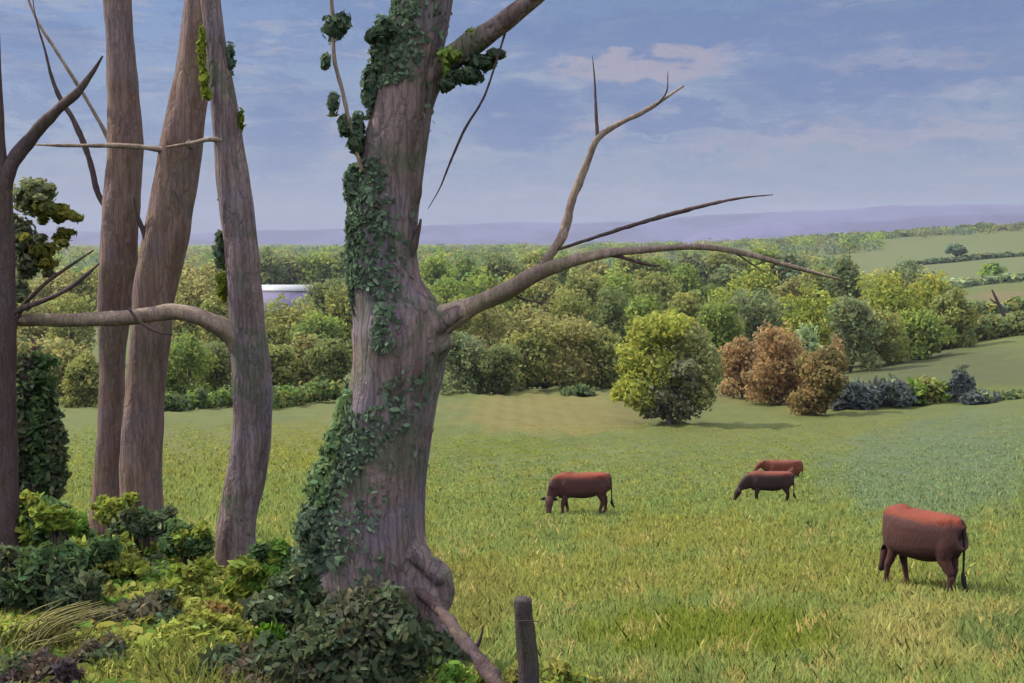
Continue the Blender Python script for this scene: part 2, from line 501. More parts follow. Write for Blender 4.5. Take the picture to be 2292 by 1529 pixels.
# ------------------------------------------------------------------ far hills
def ridge(name, Y, tops, depth, seed, col):
    r = np.random.default_rng(seed)
    pxs = np.linspace(-700, 3000, 160)
    top = np.interp(pxs, [t[0] for t in tops], [t[1] for t in tops]) + 1.6 * np.sin(pxs * .013 + seed) + 1.2 * np.sin(pxs * .031 + seed * 2) + 0.5 * np.sin(pxs * 0.09)
    V = []
    prof = [(-0.9, -0.25), (-0.55, 0.15), (-0.3, 0.55), (-0.1, 0.9), (0, 1), (0.2, 0.85), (0.6, 0.3), (1, -0.3)]
    for k, (dy, h) in enumerate(prof):
        for p_, tp in zip(pxs, top):
            x, _, z = P(p_, tp, Y)
            zz_ = -60 + (z + 60) * h + (r.normal() * 6 if 0 < k < 7 and k != 4 else 0)
            V.append((x * (1 + dy * depth / Y), Y + dy * depth, zz_))
    n = len(pxs); f = []
    for k in range(len(prof) - 1):
        a = k * n + np.arange(n - 1); f.append(np.column_stack([a, a + 1, a + n + 1, a + n]))
    f = np.vstack(f)
    o = link(name, mesh_np(name, V, f.ravel(), np.full(len(f), 4), None, True),
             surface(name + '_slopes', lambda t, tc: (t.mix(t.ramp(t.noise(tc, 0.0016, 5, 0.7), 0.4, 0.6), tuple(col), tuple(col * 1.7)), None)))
    return tag(o, kind='structure')


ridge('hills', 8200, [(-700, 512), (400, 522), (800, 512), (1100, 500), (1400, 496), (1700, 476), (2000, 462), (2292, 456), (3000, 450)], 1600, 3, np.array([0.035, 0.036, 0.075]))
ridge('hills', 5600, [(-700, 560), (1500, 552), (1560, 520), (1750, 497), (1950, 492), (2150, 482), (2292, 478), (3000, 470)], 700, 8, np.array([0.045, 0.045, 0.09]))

# ------------------------------------------------------------------ foreground trees
def leafy(parent, name, cen, nor, size, base, seed=0, elong=1.5, v=0.2, dirv=None):
    r = np.random.default_rng(seed)
    cols = base if getattr(base, 'ndim', 1) == 2 else vary(base, len(cen), r, v)
    V, f, s, c = dabs(cen, nor, size * np.exp(r.normal(0, .25, len(cen))), cols, elong, r, dirv)
    if parent is not None: V = V - np.array(parent.location)
    return link(name, mesh_np(name, V, f, s, c), M_leaf, parent)


def part(parent, name, tub, m, label=None):
    V, f, s = tub
    o = link(name, mesh_np(name, V - np.array(parent.location), f, s, None, True), m, parent)
    if label: o['label'] = label
    return o


def along(spec, Y, n, spread, r, side=0.0):
    """points round a limb spec (pixel rows); side <0 prefers its left"""
    q = catmull(np.array([(s[0], s[1], s[2], s[3] if len(s) > 3 else Y) for s in spec], float), 10)
    t = r.uniform(0, len(q) - 1.001, n); i = t.astype(int); fr = (t - i)[:, None]
    q = q[i] * (1 - fr) + q[i + 1] * fr
    ang = r.uniform(0, 2 * np.pi, n) if side == 0 else np.pi + r.normal(0, 0.9, n) * 1.0 if side < 0 else r.normal(0, 0.8, n)
    rad = q[:, 2] / 2 * (1 + spread * r.random(n)) * q[:, 3] / F
    base = np.array([P(a, b, y) for a, b, y in zip(q[:, 0], q[:, 1], q[:, 3])])
    d = np.column_stack([np.cos(ang), -np.sin(ang) * 1.0, np.zeros(n)])
    return base + d * rad[:, None], d


# E: main ivy-clad tree
YE = 8.2
tE = thing('ivy_clad_tree', Pg(860, YE), 'thick ivy-clad trunk in the middle foreground with a long bare limb reaching right', 'tree')
spE = [(860, 1640, 470), (858, 1530, 400), (850, 1450, 345), (838, 1360, 300), (830, 1270, 268), (832, 1170, 246), (842, 1070, 226), (862, 970, 206), (880, 880, 198), (894, 800, 206), (890, 725, 204),
       (866, 650, 160), (857, 570, 146), (860, 480, 146), (874, 390, 142), (892, 290, 136), (912, 180, 130), (935, 80, 128), (958, -40, 124), (985, -220, 112), (1010, -420, 96)]
trunkE = limb(spE, YE, seg=56, n=9, rough=0.022, ridges=0.016, seed=4)
tparts = [trunkE,
          limb([(875, 1130, 110, 8.15), (905, 1220, 100, 8.08), (945, 1300, 84, 7.98), (962, 1380, 76, 7.88), (1000, 1470, 80, 7.8), (1010, 1640, 90, 7.75)], seg=24, n=8, rough=.06, ridges=.02, seed=21),
          limb([(790, 1230, 130, 8.1), (715, 1330, 130, 8.05), (655, 1430, 120, 7.95), (610, 1540, 110, 7.9), (590, 1640, 90, 7.8)], seg=24, n=8, rough=.06, ridges=.02, seed=22),
          limb([(925, 1235, 36), (962, 1265, 44), (993, 1298, 44), (998, 1335, 34), (970, 1390, 30)], 7.9, seg=18, n=6, rough=.14, seed=23),
          limb([(900, 770, 130, 8.2), (958, 738, 96, 8.15), (1000, 716, 60, 8.12), (1040, 693, 40, 8.1)], seg=24, n=8, rough=.05, seed=26),
          limb([(925, 830, 90, 8.15), (975, 780, 70, 8.1), (1008, 762, 30, 8.08)], seg=16, n=6, rough=.1, seed=27),
          limb([(905, 250, 110, 8.2), (950, 185, 80, 8.2), (990, 147, 58, 8.15)], seg=20, n=6, rough=.05, seed=28)]
meE = bake(tparts, .017, 2)
meE.transform(Matrix.Translation(-tE.location)); link('trunk', meE, M_bark, tE)
part(tE, 'branch', limb([(925, 760, 120, 8.2), (975, 728, 74, 8.15), (1050, 690, 44, 8.1), (1130, 652, 40, 8.05), (1215, 606, 36, 8.0), (1340, 570, 24, 7.95), (1440, 560, 15, 7.9),
                         (1560, 552, 13, 7.85), (1660, 566, 12, 7.8), (1770, 596, 11, 7.75), (1885, 627, 4, 7.7)], seg=16, n=8, rough=0.07, seed=11), M_bark_pale, 'long pale bare limb reaching out over the meadow')
part(tE, 'branch', limb([(1205, 610, 22, 8.0), (1232, 570, 22, 8.0), (1262, 520, 21, 8.02), (1280, 450, 19, 8.05), (1310, 375, 17, 8.1), (1338, 310, 14, 8.12),
                         (1390, 275, 11, 8.15), (1450, 245, 10, 8.2), (1530, 192, 4, 8.25)], seg=12, n=8, rough=0.07, seed=12), M_bark_pale, 'thin upright limb that forks against the sky')
part(tE, 'twig', limb([(1338, 315, 9, 8.12), (1334, 250, 7, 8.15), (1331, 180, 4, 8.2), (1326, 125, 1.5, 8.2)], seg=8, n=6, seed=13), M_bark_dark)
part(tE, 'twig', limb([(1470, 235, 5, 8.2), (1492, 205, 3.5, 8.2), (1495, 160, 1.5, 8.2)], seg=8, n=6, seed=14), M_bark_dark)
part(tE, 'twig', limb([(1245, 560, 6, 8.0), (1330, 532, 8, 7.9), (1420, 503, 9, 7.8), (1500, 480, 10, 7.75), (1590, 457, 8, 7.7), (1660, 443, 5, 7.65), (1730, 436, 2, 7.6)], seg=8, n=7, rough=.1, seed=15), M_bark_dark)
part(tE, 'twig', limb([(1300, 578, 9, 7.95), (1370, 572, 8, 7.93), (1440, 590, 7, 7.9), (1478, 596, 4, 7.88)], seg=8, n=6, rough=.1, seed=16), M_bark_dark)
part(tE, 'branch', limb([(930, 190, 90, 8.2), (985, 150, 62, 8.15), (1045, 105, 50, 8.05), (1105, 66, 44, 7.95), (1165, 20, 40, 7.85), (1260, -60, 30, 7.8), (1380, -160, 16, 7.7)], seg=18, n=8, rough=.06, seed=17), M_bark, 'upper branch leaving the trunk to the right')
part(tE, 'twig', limb([(1135, 60, 5, 7.95), (1110, 140, 4.5, 7.95), (1082, 220, 5, 7.97), (1040, 290, 6, 8.0), (1005, 370, 5, 8.05), (985, 420, 3, 8.07), (958, 468, 1.5, 8.1)], seg=8, n=7, seed=18), M_bark_dark)
for k_t, (a, b, c_) in enumerate([((1640, 562, 5), (1690, 596, 3), (1730, 618, 1)),
                                  ((1130, 650, 7), (1180, 672, 4), (1240, 680, 1.5))]):
    part(tE, 'twig', limb([a, b, c_], 7.95 + (.15 if a[0] < 1450 else -.15), seg=6, n=5, rough=.1, seed=200 + k_t), M_bark_dark)
part(tE, 'stub', limb([(905, 575, 40), (925, 545, 24), (938, 512, 10), (942, 490, 5)], 8.12, seg=10, n=6, seed=19), M_bark_dark)
part(tE, 'stub', limb([(915, 470, 30), (936, 440, 14), (942, 415, 7)], 8.15, seg=10, n=6, seed=20), M_bark_dark)
IVY = lin(72, 86, 72, 0.6); IVYB = lin(90, 110, 92, 0.55); IVYL = lin(112, 132, 70, 0.5)
r_ = np.random.default_rng(31)
pts, nn = along(spE[4:], YE, 17000, 0.12, r_, -1)
ks = wob(pts[:, 2] * 260, pts[:, 0] * 300, .017) > -0.12
cE = np.where((r_.random(len(pts)) < .5)[:, None], IVY[None], IVYB[None]) * np.exp(r_.normal(0, .22, (len(pts), 1)))
leafy(tE, 'ivy', pts[ks], nn[ks] + r_.normal(0, .5, (ks.sum(), 3)), 0.0165, cE[ks], 31)
# ivy bulge skirting the left foot of the trunk
lob = []
for (px, py, w_, h_) in [(785, 930, 34, 60), (760, 1010, 42, 70), (735, 1090, 52, 80), (725, 1180, 64, 80), (722, 1270, 74, 90), (715, 1360, 90, 90), (790, 420, 22, 50), (795, 520, 20, 60), (855, 110, 26, 70), (830, 200, 20, 60), (800, 300, 18, 50), (792, 640, 14, 70)]:
    p = P(px, py, 8.1); lob.append((*p, w_ * 8.1 / F, w_ * 8.1 / F, h_ * 8.1 / F, 0 if py > 1150 or py < 700 else 1))
V, f, s, c = lobes_cloud(lob, 19000, 0.018, [IVY, lin(98, 120, 84, .5)], r_, 0.3, 1.5)
link('ivy', mesh_np('ivy', V - np.array(tE.location), f, s, c), M_leaf, tE)
# moss and ivy tufts on the upper branch
lob = []
for (px, py, w_, h_, ci) in [(1010, 125, 30, 18, 1), (1040, 170, 42, 18, 0), (1075, 140, 36, 16, 0), (1110, 122, 22, 10, 0), (1000, 190, 20, 14, 0), (1060, 80, 22, 9, 1), (1000, 155, 10, 26, 1)]:
    p = P(px, py, 8.05); lob.append((*p, w_ * 8 / F, 0.10, h_ * 8 / F, ci))
V, f, s, c = lobes_cloud(lob, 2200, 0.018, [IVY * 0.9, IVYL], r_, 0.3, 1.5)
link('ivy_tuft', mesh_np('ivy_tuft', V - np.array(tE.location), f, s, c), M_leaf, tE)
# thin climbing stem left of the trunk with hanging leaf tufts
hs = thing('hanging_ivy_stem', P(800, 350, 8.0), 'thin grey ivy stem with hanging dark leaf tufts left of the thick trunk', 'ivy')
part(hs, 'stem', limb([(735, -60, 9), (745, 40, 9), (748, 130, 9), (768, 210, 9), (783, 280, 9), (798, 340, 10), (812, 385, 8)], 8.0, seg=8, n=7, seed=24), M_bark_pale)
lob = []
for (px, py, w_, h_) in [(745, 60, 26, 34), (770, 50, 14, 24), (728, 140, 7, 15), (746, 232, 11, 26), (772, 285, 14, 26), (795, 320, 12, 22), (830, 80, 12, 16), (864, 62, 16, 24)]:
    p = P(px, py, 8.0); lob = [(*p, w_ * 8 / F, 0.05, h_ * 8 / F)]
    V, f, s, c = lobes_cloud(lob, 80, 0.024, [IVY * .9], r_, 0.1, 1.5)
    link('leaf_tuft', mesh_np('leaf_tuft', V - np.array(hs.location), f, s, c), M_leaf, hs)

# B, C, D: the three slim trunks on the left
YB = 11.6
tB = thing('slim_tree', Pg(238, YB), 'leftmost slim red-brown trunk of the three standing close together', 'tree', 'slim trees on the bank')
part(tB, 'trunk', limb([(232, 1230, 74), (236, 1130, 62), (244, 1000, 56), (250, 880, 56), (252, 760, 60), (262, 640, 80), (268, 520, 82), (276, 400, 78), (280, 300, 72), (274, 180, 66), (266, 60, 60), (262, -60, 58), (262, -260, 50)], YB, seg=32, rough=.03, ridges=.014, seed=41), M_bark_red)
part(tB, 'branch', limb([(255, 470, 22), (222, 440, 13), (198, 350, 13), (165, 270, 12), (140, 230, 11), (118, 180, 8), (100, 110, 5), (80, 40, 3), (70, -30, 2)], YB, seg=10, rough=.08, seed=42), M_bark_dark)
part(tB, 'branch', limb([(262, 345, 20), (232, 290, 9), (195, 225, 8), (155, 160, 8), (120, 105, 7), (85, 50, 6), (60, -10, 4)], YB + .1, seg=10, rough=.08, seed=43), M_bark_pale, 'slender straw-coloured branch with lichen')
tC = thing('slim_tree', Pg(320, 11.2), 'middle trunk of the three, leaning right towards the top', 'tree', 'slim trees on the bank')
part(tC, 'trunk', limb([(312, 1270, 116), (315, 1170, 98), (316, 1050, 90), (322, 930, 90), (330, 820, 88), (338, 740, 88), (346, 660, 92), (366, 560, 94), (388, 440, 94), (402, 350, 92), (420, 240, 86), (438, 130, 78), (448, 40, 74), (462, -70, 66), (480, -260, 54)], 11.2, seg=32, rough=.03, ridges=.014, seed=44), M_bark_red)
part(tC, 'branch', limb([(340, 560, 26), (322, 520, 14), (306, 480, 10), (298, 440, 5)], 11.1, seg=10, seed=45), M_bark_dark)
part(tC, 'branch', limb([(430, 322, 24), (370, 334, 14), (300, 328, 12), (240, 326, 10), (160, 326, 8), (80, 324, 4)], 11.05, seg=10, rough=.09, seed=46), M_bark_pale, 'level broken branch crossing the two left trunks')
tD = thing('slim_tree', Pg(535, 10.6), 'right-hand slim trunk of the three, bowed and sending a pale limb to the left', 'tree', 'slim trees on the bank')
part(tD, 'trunk', limb([(532, 1300, 110), (528, 1200, 92), (540, 1120, 86), (556, 1030, 86), (566, 930, 86), (564, 850, 86), (556, 760, 84), (546, 650, 76), (540, 550, 76), (528, 450, 72), (514, 340, 66), (502, 240, 58), (490, 150, 50), (478, 60, 44), (468, -30, 42), (455, -200, 36)], 10.6, seg=32, rough=.03, ridges=.014, seed=47), M_bark)
part(tD, 'branch', limb([(556, 800, 66, 10.64), (520, 748, 50, 10.56), (455, 714, 42, 10.45), (395, 698, 36), (340, 704, 34), (270, 712, 32), (180, 716, 32), (80, 716, 30), (-20, 716, 26), (-150, 720, 20)], 10.45, seg=16, rough=.06, seed=48), M_bark_pale, 'pale level limb crossing in front of the other trunks')
part(tD, 'twig', limb([(288, 690, 7), (312, 720, 7), (350, 742, 6), (385, 748, 3)], 10.25, seg=8, seed=49), M_bark_dark)
part(tD, 'branch', limb([(500, 315, 18), (470, 312, 10), (430, 320, 8), (372, 330, 5)], 10.5, seg=10, seed=50), M_bark_pale)
r2 = np.random.default_rng(52); lob = []
for (px, py, w_, h_) in [(452, 110, 9, 60), (458, 180, 9, 40), (464, 212, 10, 14)]:
    p = P(px, py, 10.4); lob.append((*p, w_ * 10.4 / F, 0.04, h_ * 10.4 / F))
V, f, s, c = lobes_cloud(lob, 420, 0.02, [lin(112, 124, 50, .45)], r2, 0.1, 1.5)
link('hanging_leaves', mesh_np('hanging_leaves', V - np.array(tD.location), f, s, c), M_leaf, tD)
lob = []
for (px, py, w_, h_) in [(492, 560, 12, 46), (500, 640, 14, 40), (500, 420, 7, 40), (516, 130, 6, 40), (538, 270, 5, 30)]:
    p = P(px, py, 10.6); lob.append((*p, w_ * 10.4 / F, 0.06, h_ * 10.4 / F))
V, f, s, c = lobes_cloud(lob, 420, 0.03, [IVY, lin(88, 100, 40, .5)], r2, 0.1, 1.5)
link('ivy', mesh_np('ivy', V - np.array(tD.location), f, s, c), M_leaf, tD)

# A: dark tree at the left edge
YA = 10.0
tA = thing('dark_edge_tree', Pg(5, YA), 'dark trunk at the left edge with a forked branch rising against the sky', 'tree')
part(tA, 'trunk', limb([(8, 1240, 84), (10, 1110, 62), (8, 900, 54), (10, 720, 50), (8, 560, 46), (4, 430, 42), (-2, 330, 30), (-6, 200, 20), (-10, 60, 16), (-16, -160, 12)], YA, seg=24, rough=.04, ridges=.012, seed=55), M_bark_dark)
part(tA, 'branch', limb([(2, 440, 40), (22, 375, 34), (60, 320, 28), (105, 270, 26), (140, 235, 22), (175, 205, 18), (205, 165, 10), (230, 125, 4)], YA, seg=14, rough=.07, seed=56), M_bark_dark)
part(tA, 'branch', limb([(12, 710, 22), (50, 690, 13), (100, 672, 11), (150, 648, 10), (190, 618, 9), (222, 590, 4)], YA, seg=10, rough=.07, seed=57), M_bark_dark)
part(tA, 'branch', limb([(30, 740, 10), (50, 690, 10), (95, 640, 9), (150, 600, 7), (210, 560, 3)], YA + .4, seg=10, seed=58), M_bark_dark)
lob = []
for (px, py, w_, h_, ci) in [(60, 440, 40, 50, 0), (95, 430, 34, 30, 0), (50, 530, 34, 60, 2), (110, 470, 50, 22, 1), (150, 480, 26, 14, 1), (95, 560, 36, 26, 1), (140, 530, 22, 14, 1), (60, 590, 36, 46, 2), (40, 650, 22, 40, 2), (110, 590, 20, 12, 1)]:
    p = P(px, py, 10.6); lob.append((*p, w_ * 10.6 / F * .8, 0.16, h_ * 10.6 / F * .8, ci))
    for q_ in range(4):
        p = P(px + r2.normal() * w_ * .8, py + r2.normal() * h_ * .8, 10.6 + r2.normal() * .15); lob.append((*p, .05, .06, .03, ci))
V, f, s, c = lobes_cloud(lob, 4600, 0.024, [lin(118, 124, 92, .45), lin(116, 118, 60, .42), lin(92, 98, 78, .5)], r2, 0.1, 1.5)
link('foliage', mesh_np('foliage', V - np.array(tA.location), f, s, c), M_leaf, tA)


# ------------------------------------------------------------------ shrubs, brambles and undergrowth on the bank
def mound(name, label, cat, group, px, row, w_, h_, Y, pal, n=900, size=0.045, seed=0, shell=.35, nl=5, depth=None, sink=0.2, stems=True):
    r = np.random.default_rng(seed + 900)
    g = P(px, row, Y); z = gz(g[0], g[1])
    m = Y / F; W, H = w_ * m / 2, h_ * m
    base = np.array([g[0], g[1], z])
    t = thing(name, base, label, cat, group)
    lob = []
    h_k = .82 if Y < 12 and row > 1225 else 1.0; H *= h_k
    zb = g[2] - z      # bottom of the visible mound above the ground under it
    for i in range(nl):
        a = (i + .5) / nl * 2 - 1
        hh = H * (1 - .45 * a * a) * r.uniform(.8, 1.05)
        lob.append((a * W * .8, r.uniform(-.3, .3) * (depth or W), zb + hh * .45, W * .42, (depth or W) * .55, hh * .55, i))
    if Y < 14:
        for i in range(16):
            kk = min(W * r.uniform(.12, .28), H * .3)
            lob.append((r.uniform(-1.15, 1.15) * W, r.uniform(-.7, .7) * W, zb + H * r.uniform(.08, .95), kk * 1.2, kk, kk * r.uniform(.6, 1), r.integers(9)))
    lob.append((0, 0, zb + H * .4, W * .7, (depth or W) * .6, H * .5, 0))
    fk = .62 if Y < 20 else 1.0
    V, f, s, c = lobes_cloud(lob, int(n * (2.6 if Y < 20 else 1.15)), size * fk, pal, r, shell * .6, 1.7, .4, .28)
    link('leaves', mesh_np('leaves', V, f, s, c), M_leaf, t)
    if stems:
        st = []
        for i in range(5):
            a = r.uniform(-.6, .6) * W; b = r.uniform(-.6, .6) * W
            st.append(tube(np.array([[a * .3, b * .2, -.05], [a * .7, b * .4, H * .35 + zb * .5], [a, b * .5, zb + H * .8]]), np.array([.02, .014, .005]) * max(1, Y / 12), seg=6, n=4, seed=i))
        V, f, s = join(st); link('stems', mesh_np('stems', V, f, s, None, True), M_bark_dark if Y < 20 else M_far_bark, t)
    return t


B_dark = lin(72, 82, 62, .6); B_teal = lin(78, 100, 66, .55); B_yel = lin(132, 140, 70, .5); B_mid = lin(120, 132, 62, .54); B_green = lin(92, 122, 54, .5)
B_olive = lin(126, 126, 66, .52); B_grey = lin(96, 92, 76, .5); B_purp = lin(84, 74, 66, .5); B_pale = lin(168, 160, 104, .5); B_rust = lin(118, 100, 66, .48)
bank = [
    ('tall_shrub', 'tall dark shrub behind the left edge trunk', 'shrub', 85, 1110, 130, 350, 12.6, [B_dark, B_dark, lin(76, 66, 66, .5), B_teal * .8], 3800, .05),
    ('bramble', 'broad low green bramble under the left edge trunk', 'bramble', 95, 1215, 210, 110, 10.2, [B_teal, B_green, B_mid], 2200, .045),
    ('bramble', 'bright lime leafy tuft left of the slim trunks', 'bramble', 128, 1180, 70, 50, 9.7, [lin(116, 138, 60, .45), B_mid], 500, .04),
    ('bramble', 'big shadowy bramble filling the left edge below the low green one', 'bramble', 95, 1360, 250, 170, 8.6, [B_dark, B_dark, B_teal * .7], 3600, .04),
    ('plant_clump', 'yellow-green leafy clump at the foot of the leftmost slim trunk', 'plant', 262, 1165, 90, 60, 10.9, [B_yel, B_mid], 700, .04),
    ('plant_clump', 'dark leafy clump at the foot of the middle slim trunk', 'plant', 320, 1195, 110, 60, 10.6, [B_dark * 1.1, B_teal], 800, .04),
    ('plant_clump', 'bluish green clump between the middle and right slim trunks', 'plant', 420, 1235, 110, 80, 10.2, [B_teal, B_teal, B_mid], 1000, .04),
    ('plant_clump', 'round lime bush in front of the right slim trunk', 'plant', 428, 1335, 100, 95, 9.2, [B_yel, lin(122, 138, 60, .48)], 1100, .04),
    ('plant_clump', 'olive clump below the leftmost slim trunk', 'plant', 240, 1290, 160, 110, 9.6, [B_mid, B_olive, B_yel], 1800, .04),
    ('plant_clump', 'green bush right of the bowed slim trunk', 'plant', 618, 1300, 120, 120, 9.6, [B_green, B_teal, B_mid], 1600, .04),
    ('plant_clump', 'mid-green clump straight below the bowed slim trunk', 'plant', 560, 1330, 110, 90, 9.0, [B_green, B_mid, B_olive], 1200, .04),
    ('plant_clump', 'rust-brown dead plants in the middle of the bank', 'plant', 480, 1390, 120, 50, 8.6, [B_rust, B_olive], 700, .035),
    ('plant_clump', 'grey withered plants left of centre on the bank', 'plant', 330, 1400, 170, 90, 8.4, [B_grey, B_dark, B_olive], 1400, .035),
    ('plant_clump', 'yellow-green spread of leaves low in the middle of the bank', 'plant', 420, 1480, 230, 110, 8.0, [B_yel, B_mid, B_yel], 2400, .036),
    ('bramble', 'large bramble heap coloured dark for the shade at the foot of the thick trunk', 'bramble', 800, 1570, 470, 330, 7.5, [B_dark, B_dark, lin(78, 80, 66, .55)], 9500, .034),  # dark leaves make up the shade around the trunk foot
    ('bramble', 'blue-black bramble left of the thick trunk', 'bramble', 670, 1420, 150, 210, 7.9, [B_dark, B_teal * .7], 2600, .034),
    ('plant_clump', 'small bright green leaf rosette beside the big dark bramble', 'plant', 606, 1440, 46, 52, 7.4, [lin(84, 122, 38, .5)], 320, .034),
    ('bramble', 'dull purple-grey bramble at the bottom edge below the slim trunks', 'bramble', 540, 1590, 320, 170, 7.2, [B_grey, B_dark, B_purp], 4200, .034),
    ('bramble', 'purplish dead bramble in the bottom left corner', 'bramble', 80, 1600, 220, 190, 7.2, [B_purp, B_dark, lin(72, 62, 66, .5)], 3200, .034),
    ('plant_clump', 'pale yellow grass-green clump at the left edge above the corner', 'plant', 40, 1450, 130, 90, 7.9, [B_yel, B_mid], 1000, .036),
    ('bramble', 'dark leafy patch in the middle of the bottom left', 'bramble', 235, 1560, 190, 170, 7.5, [B_dark, B_olive, B_grey], 2800, .036),
    ('plant_clump', 'leafy green weeds around the foot of the fence post', 'plant', 1240, 1600, 190, 150, 6.9, [B_mid, B_teal, B_olive], 1600, .034),
    ('plant_clump', 'fresh green weeds between the thick trunk and the fence post', 'plant', 1010, 1590, 150, 150, 7.3, [B_green, B_mid], 1500, .034),
]
for i, (nm, lb, ca, px, row, w_, h_, Y, pal, n, sz) in enumerate(bank):
    mound(nm, lb, ca, 'plants on the bank' if ca == 'plant' else 'brambles on the bank' if ca == 'bramble' else None, px, row, w_, h_, Y, pal, n, sz, seed=i)

# grass: one mass of blades over the near meadow and bank
def upn(V, seed):
    # grass surfaces shade as the soft field they form
    r = np.random.default_rng(seed); n = len(V) // 5
    q = np.array([0, -.28, 1.]) + r.normal(0, .22, (n, 3)); q /= np.linalg.norm(q, axis=1)[:, None]
    return np.repeat(q, 5, 0)


def blades(n, y0, y1, px0, px1, hfun, seed, keep=None, wk=1.0):
    r = np.random.default_rng(seed)
    Y = np.exp(r.uniform(math.log(y0), math.log(y1), n)); px = r.uniform(px0, px1, n)
    d = Y; x = (px - 1146) / F * d * 1.0
    z, p2, row = ground(x, Y)
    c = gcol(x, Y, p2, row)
    if keep is not None:
        k = keep(p2, row, Y); x, Y, z, c, p2, row = x[k], Y[k], z[k], c[k], p2[k], row[k]
    n = len(x)
    h = hfun(p2, row, Y, r, n)
    cl = 1 + 0.35 * wob(x * 60, Y * 60, .05)
    h = np.minimum(h, .24) * np.clip(cl, .5, 1.5) * np.clip((y1 - Y) / (y1 * .55), .12, 1)
    wd = (0.0028 + 0.00055 * Y) * wk * np.exp(r.normal(0, .3, n))
    az = r.uniform(-1.2, 1.2, n); lean = np.clip(r.normal(0, .32, (n, 2)), -.7, .7) * h[:, None]
    dx, dy = np.cos(az) * wd, np.sin(az) * wd
    a = np.column_stack([x - dx, Y - dy, z - .02]); b = np.column_stack([x + dx, Y + dy, z - .02])
    m1 = np.column_stack([x + dx * .8 + lean[:, 0] * .35, Y + dy * .8 + lean[:, 1] * .35, z + h * .6])
    m2 = np.column_stack([x - dx * .8 + lean[:, 0] * .35, Y - dy * .8 + lean[:, 1] * .35, z + h * .6])
    t = np.column_stack([x + lean[:, 0], Y + lean[:, 1], z + h])
    V = np.stack([a, b, m1, t, m2], 1).reshape(-1, 3)
    col = c * np.exp(r.normal(0.05, .12, (n, 1))) * (1 + r.normal(0, .06, (n, 1)) * np.array([[1, .1, -.4]]))
    straw = r.random(n) < np.clip(0.9 * (wob(p2, row * 1.5, .031) - .18) * (row > 1330) * (p2 > 1250) + 0.5 * (wob(p2, row * 1.5, .031) - .15) * (row > 1170) + .15 * (wob(p2, row, .09) > .35) * (row > 1170), .015, .45)
    col[straw] = G_straw * np.exp(r.normal(0, .15, (straw.sum(), 1)))
    return V, np.arange(n * 5), np.full(n, 5), np.repeat(np.clip(col, .004, .8), 5, 0)


V, f, s, c = blades(330000, 8.5, 95, 850, 2700, lambda p, q, Y, r, n: (0.07 + 0.07 * r.random(n)) * np.exp(r.normal(0, .3, n)), 71)
V2, f2, s2, c2 = blades(100000, 13.5, 95, -100, 850, lambda p, q, Y, r, n: (0.07 + 0.07 * r.random(n)) * np.exp(r.normal(0, .3, n)), 73)
f = np.concatenate([f, f2 + len(V)]); V = np.vstack([V, V2]); s = np.concatenate([s, s2]); c = np.vstack([c, c2])
tag(link('meadow_grass', mesh_np('meadow_grass', V, f, s, c, True, upn(V, 1)), M_grass), 'rough sunlit grass covering the near meadow where the cattle graze', 'grass', kind='stuff')
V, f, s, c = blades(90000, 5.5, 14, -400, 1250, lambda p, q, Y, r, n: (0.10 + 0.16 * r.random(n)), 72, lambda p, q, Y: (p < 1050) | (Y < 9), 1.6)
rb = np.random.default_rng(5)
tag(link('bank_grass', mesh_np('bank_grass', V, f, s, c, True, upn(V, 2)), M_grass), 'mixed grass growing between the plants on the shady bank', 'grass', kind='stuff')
# ground cover leaves on the bank
nn_ = 30000
Yb = np.exp(rb.uniform(math.log(5.8), math.log(12.5), nn_)); pxb = rb.uniform(-150, 980, nn_); xb = (pxb - 1146) / F * Yb
zb_, p2, rw = ground(xb, Yb)
pal = np.array([B_mid, B_yel, B_olive, B_green, B_dark, B_grey])
pi = np.clip(((wob(xb * 100, Yb * 100, .034) + 1) * 3 + rb.normal(0, .5, nn_)), 0, 5).astype(int)
cb = pal[pi] * np.exp(rb.normal(0, .18, (nn_, 1)))
V, f, s, c = dabs(np.column_stack([xb, Yb, zb_ + rb.uniform(0.0, .16, nn_)]), np.array([0, -.2, 1.]) + rb.normal(0, .55, (nn_, 3)), 0.026 * np.exp(rb.normal(0, .3, nn_)), cb, 1.5, rb)
tag(link('ground_cover', mesh_np('ground_cover', V, f, s, c), M_leaf), 'low broad-leaved ground cover spread over the bank under the trees', 'ground cover', kind='stuff')

# pale arching grass tuft
gt = []
rg = np.random.default_rng(77); g0 = P(60, 1430, 7.7); 
for i in range(70):
    a = rg.normal(0, .5); b = rg.normal(0, .3); L = rg.uniform(.25, .55)
    o = np.array([g0[0] + rg.normal(0, .1), g0[1] + rg.normal(0, .08), gz(g0[0], g0[1])])
    gt.append(tube(np.array([o, o + [L * .35 + a * .1, b * .1, L * .6], o + [L * .95 + a * .2, b * .3, L * .85]]), np.array([.007, .006, .002]), seg=4, n=4, seed=i))
V, f, s = join(gt)
M_straw = surface('straw_grass', lambda t, tc: (t.mix(t.noise(tc, 6, 3), tuple(lin(150, 146, 84, .5)), tuple(lin(160, 154, 104, .45))), None))
tag(link('grass_tuft', mesh_np('grass_tuft', V, f, s, None, True), M_straw), 'pale arching grass tuft at the left edge of the bank', 'grass tuft')

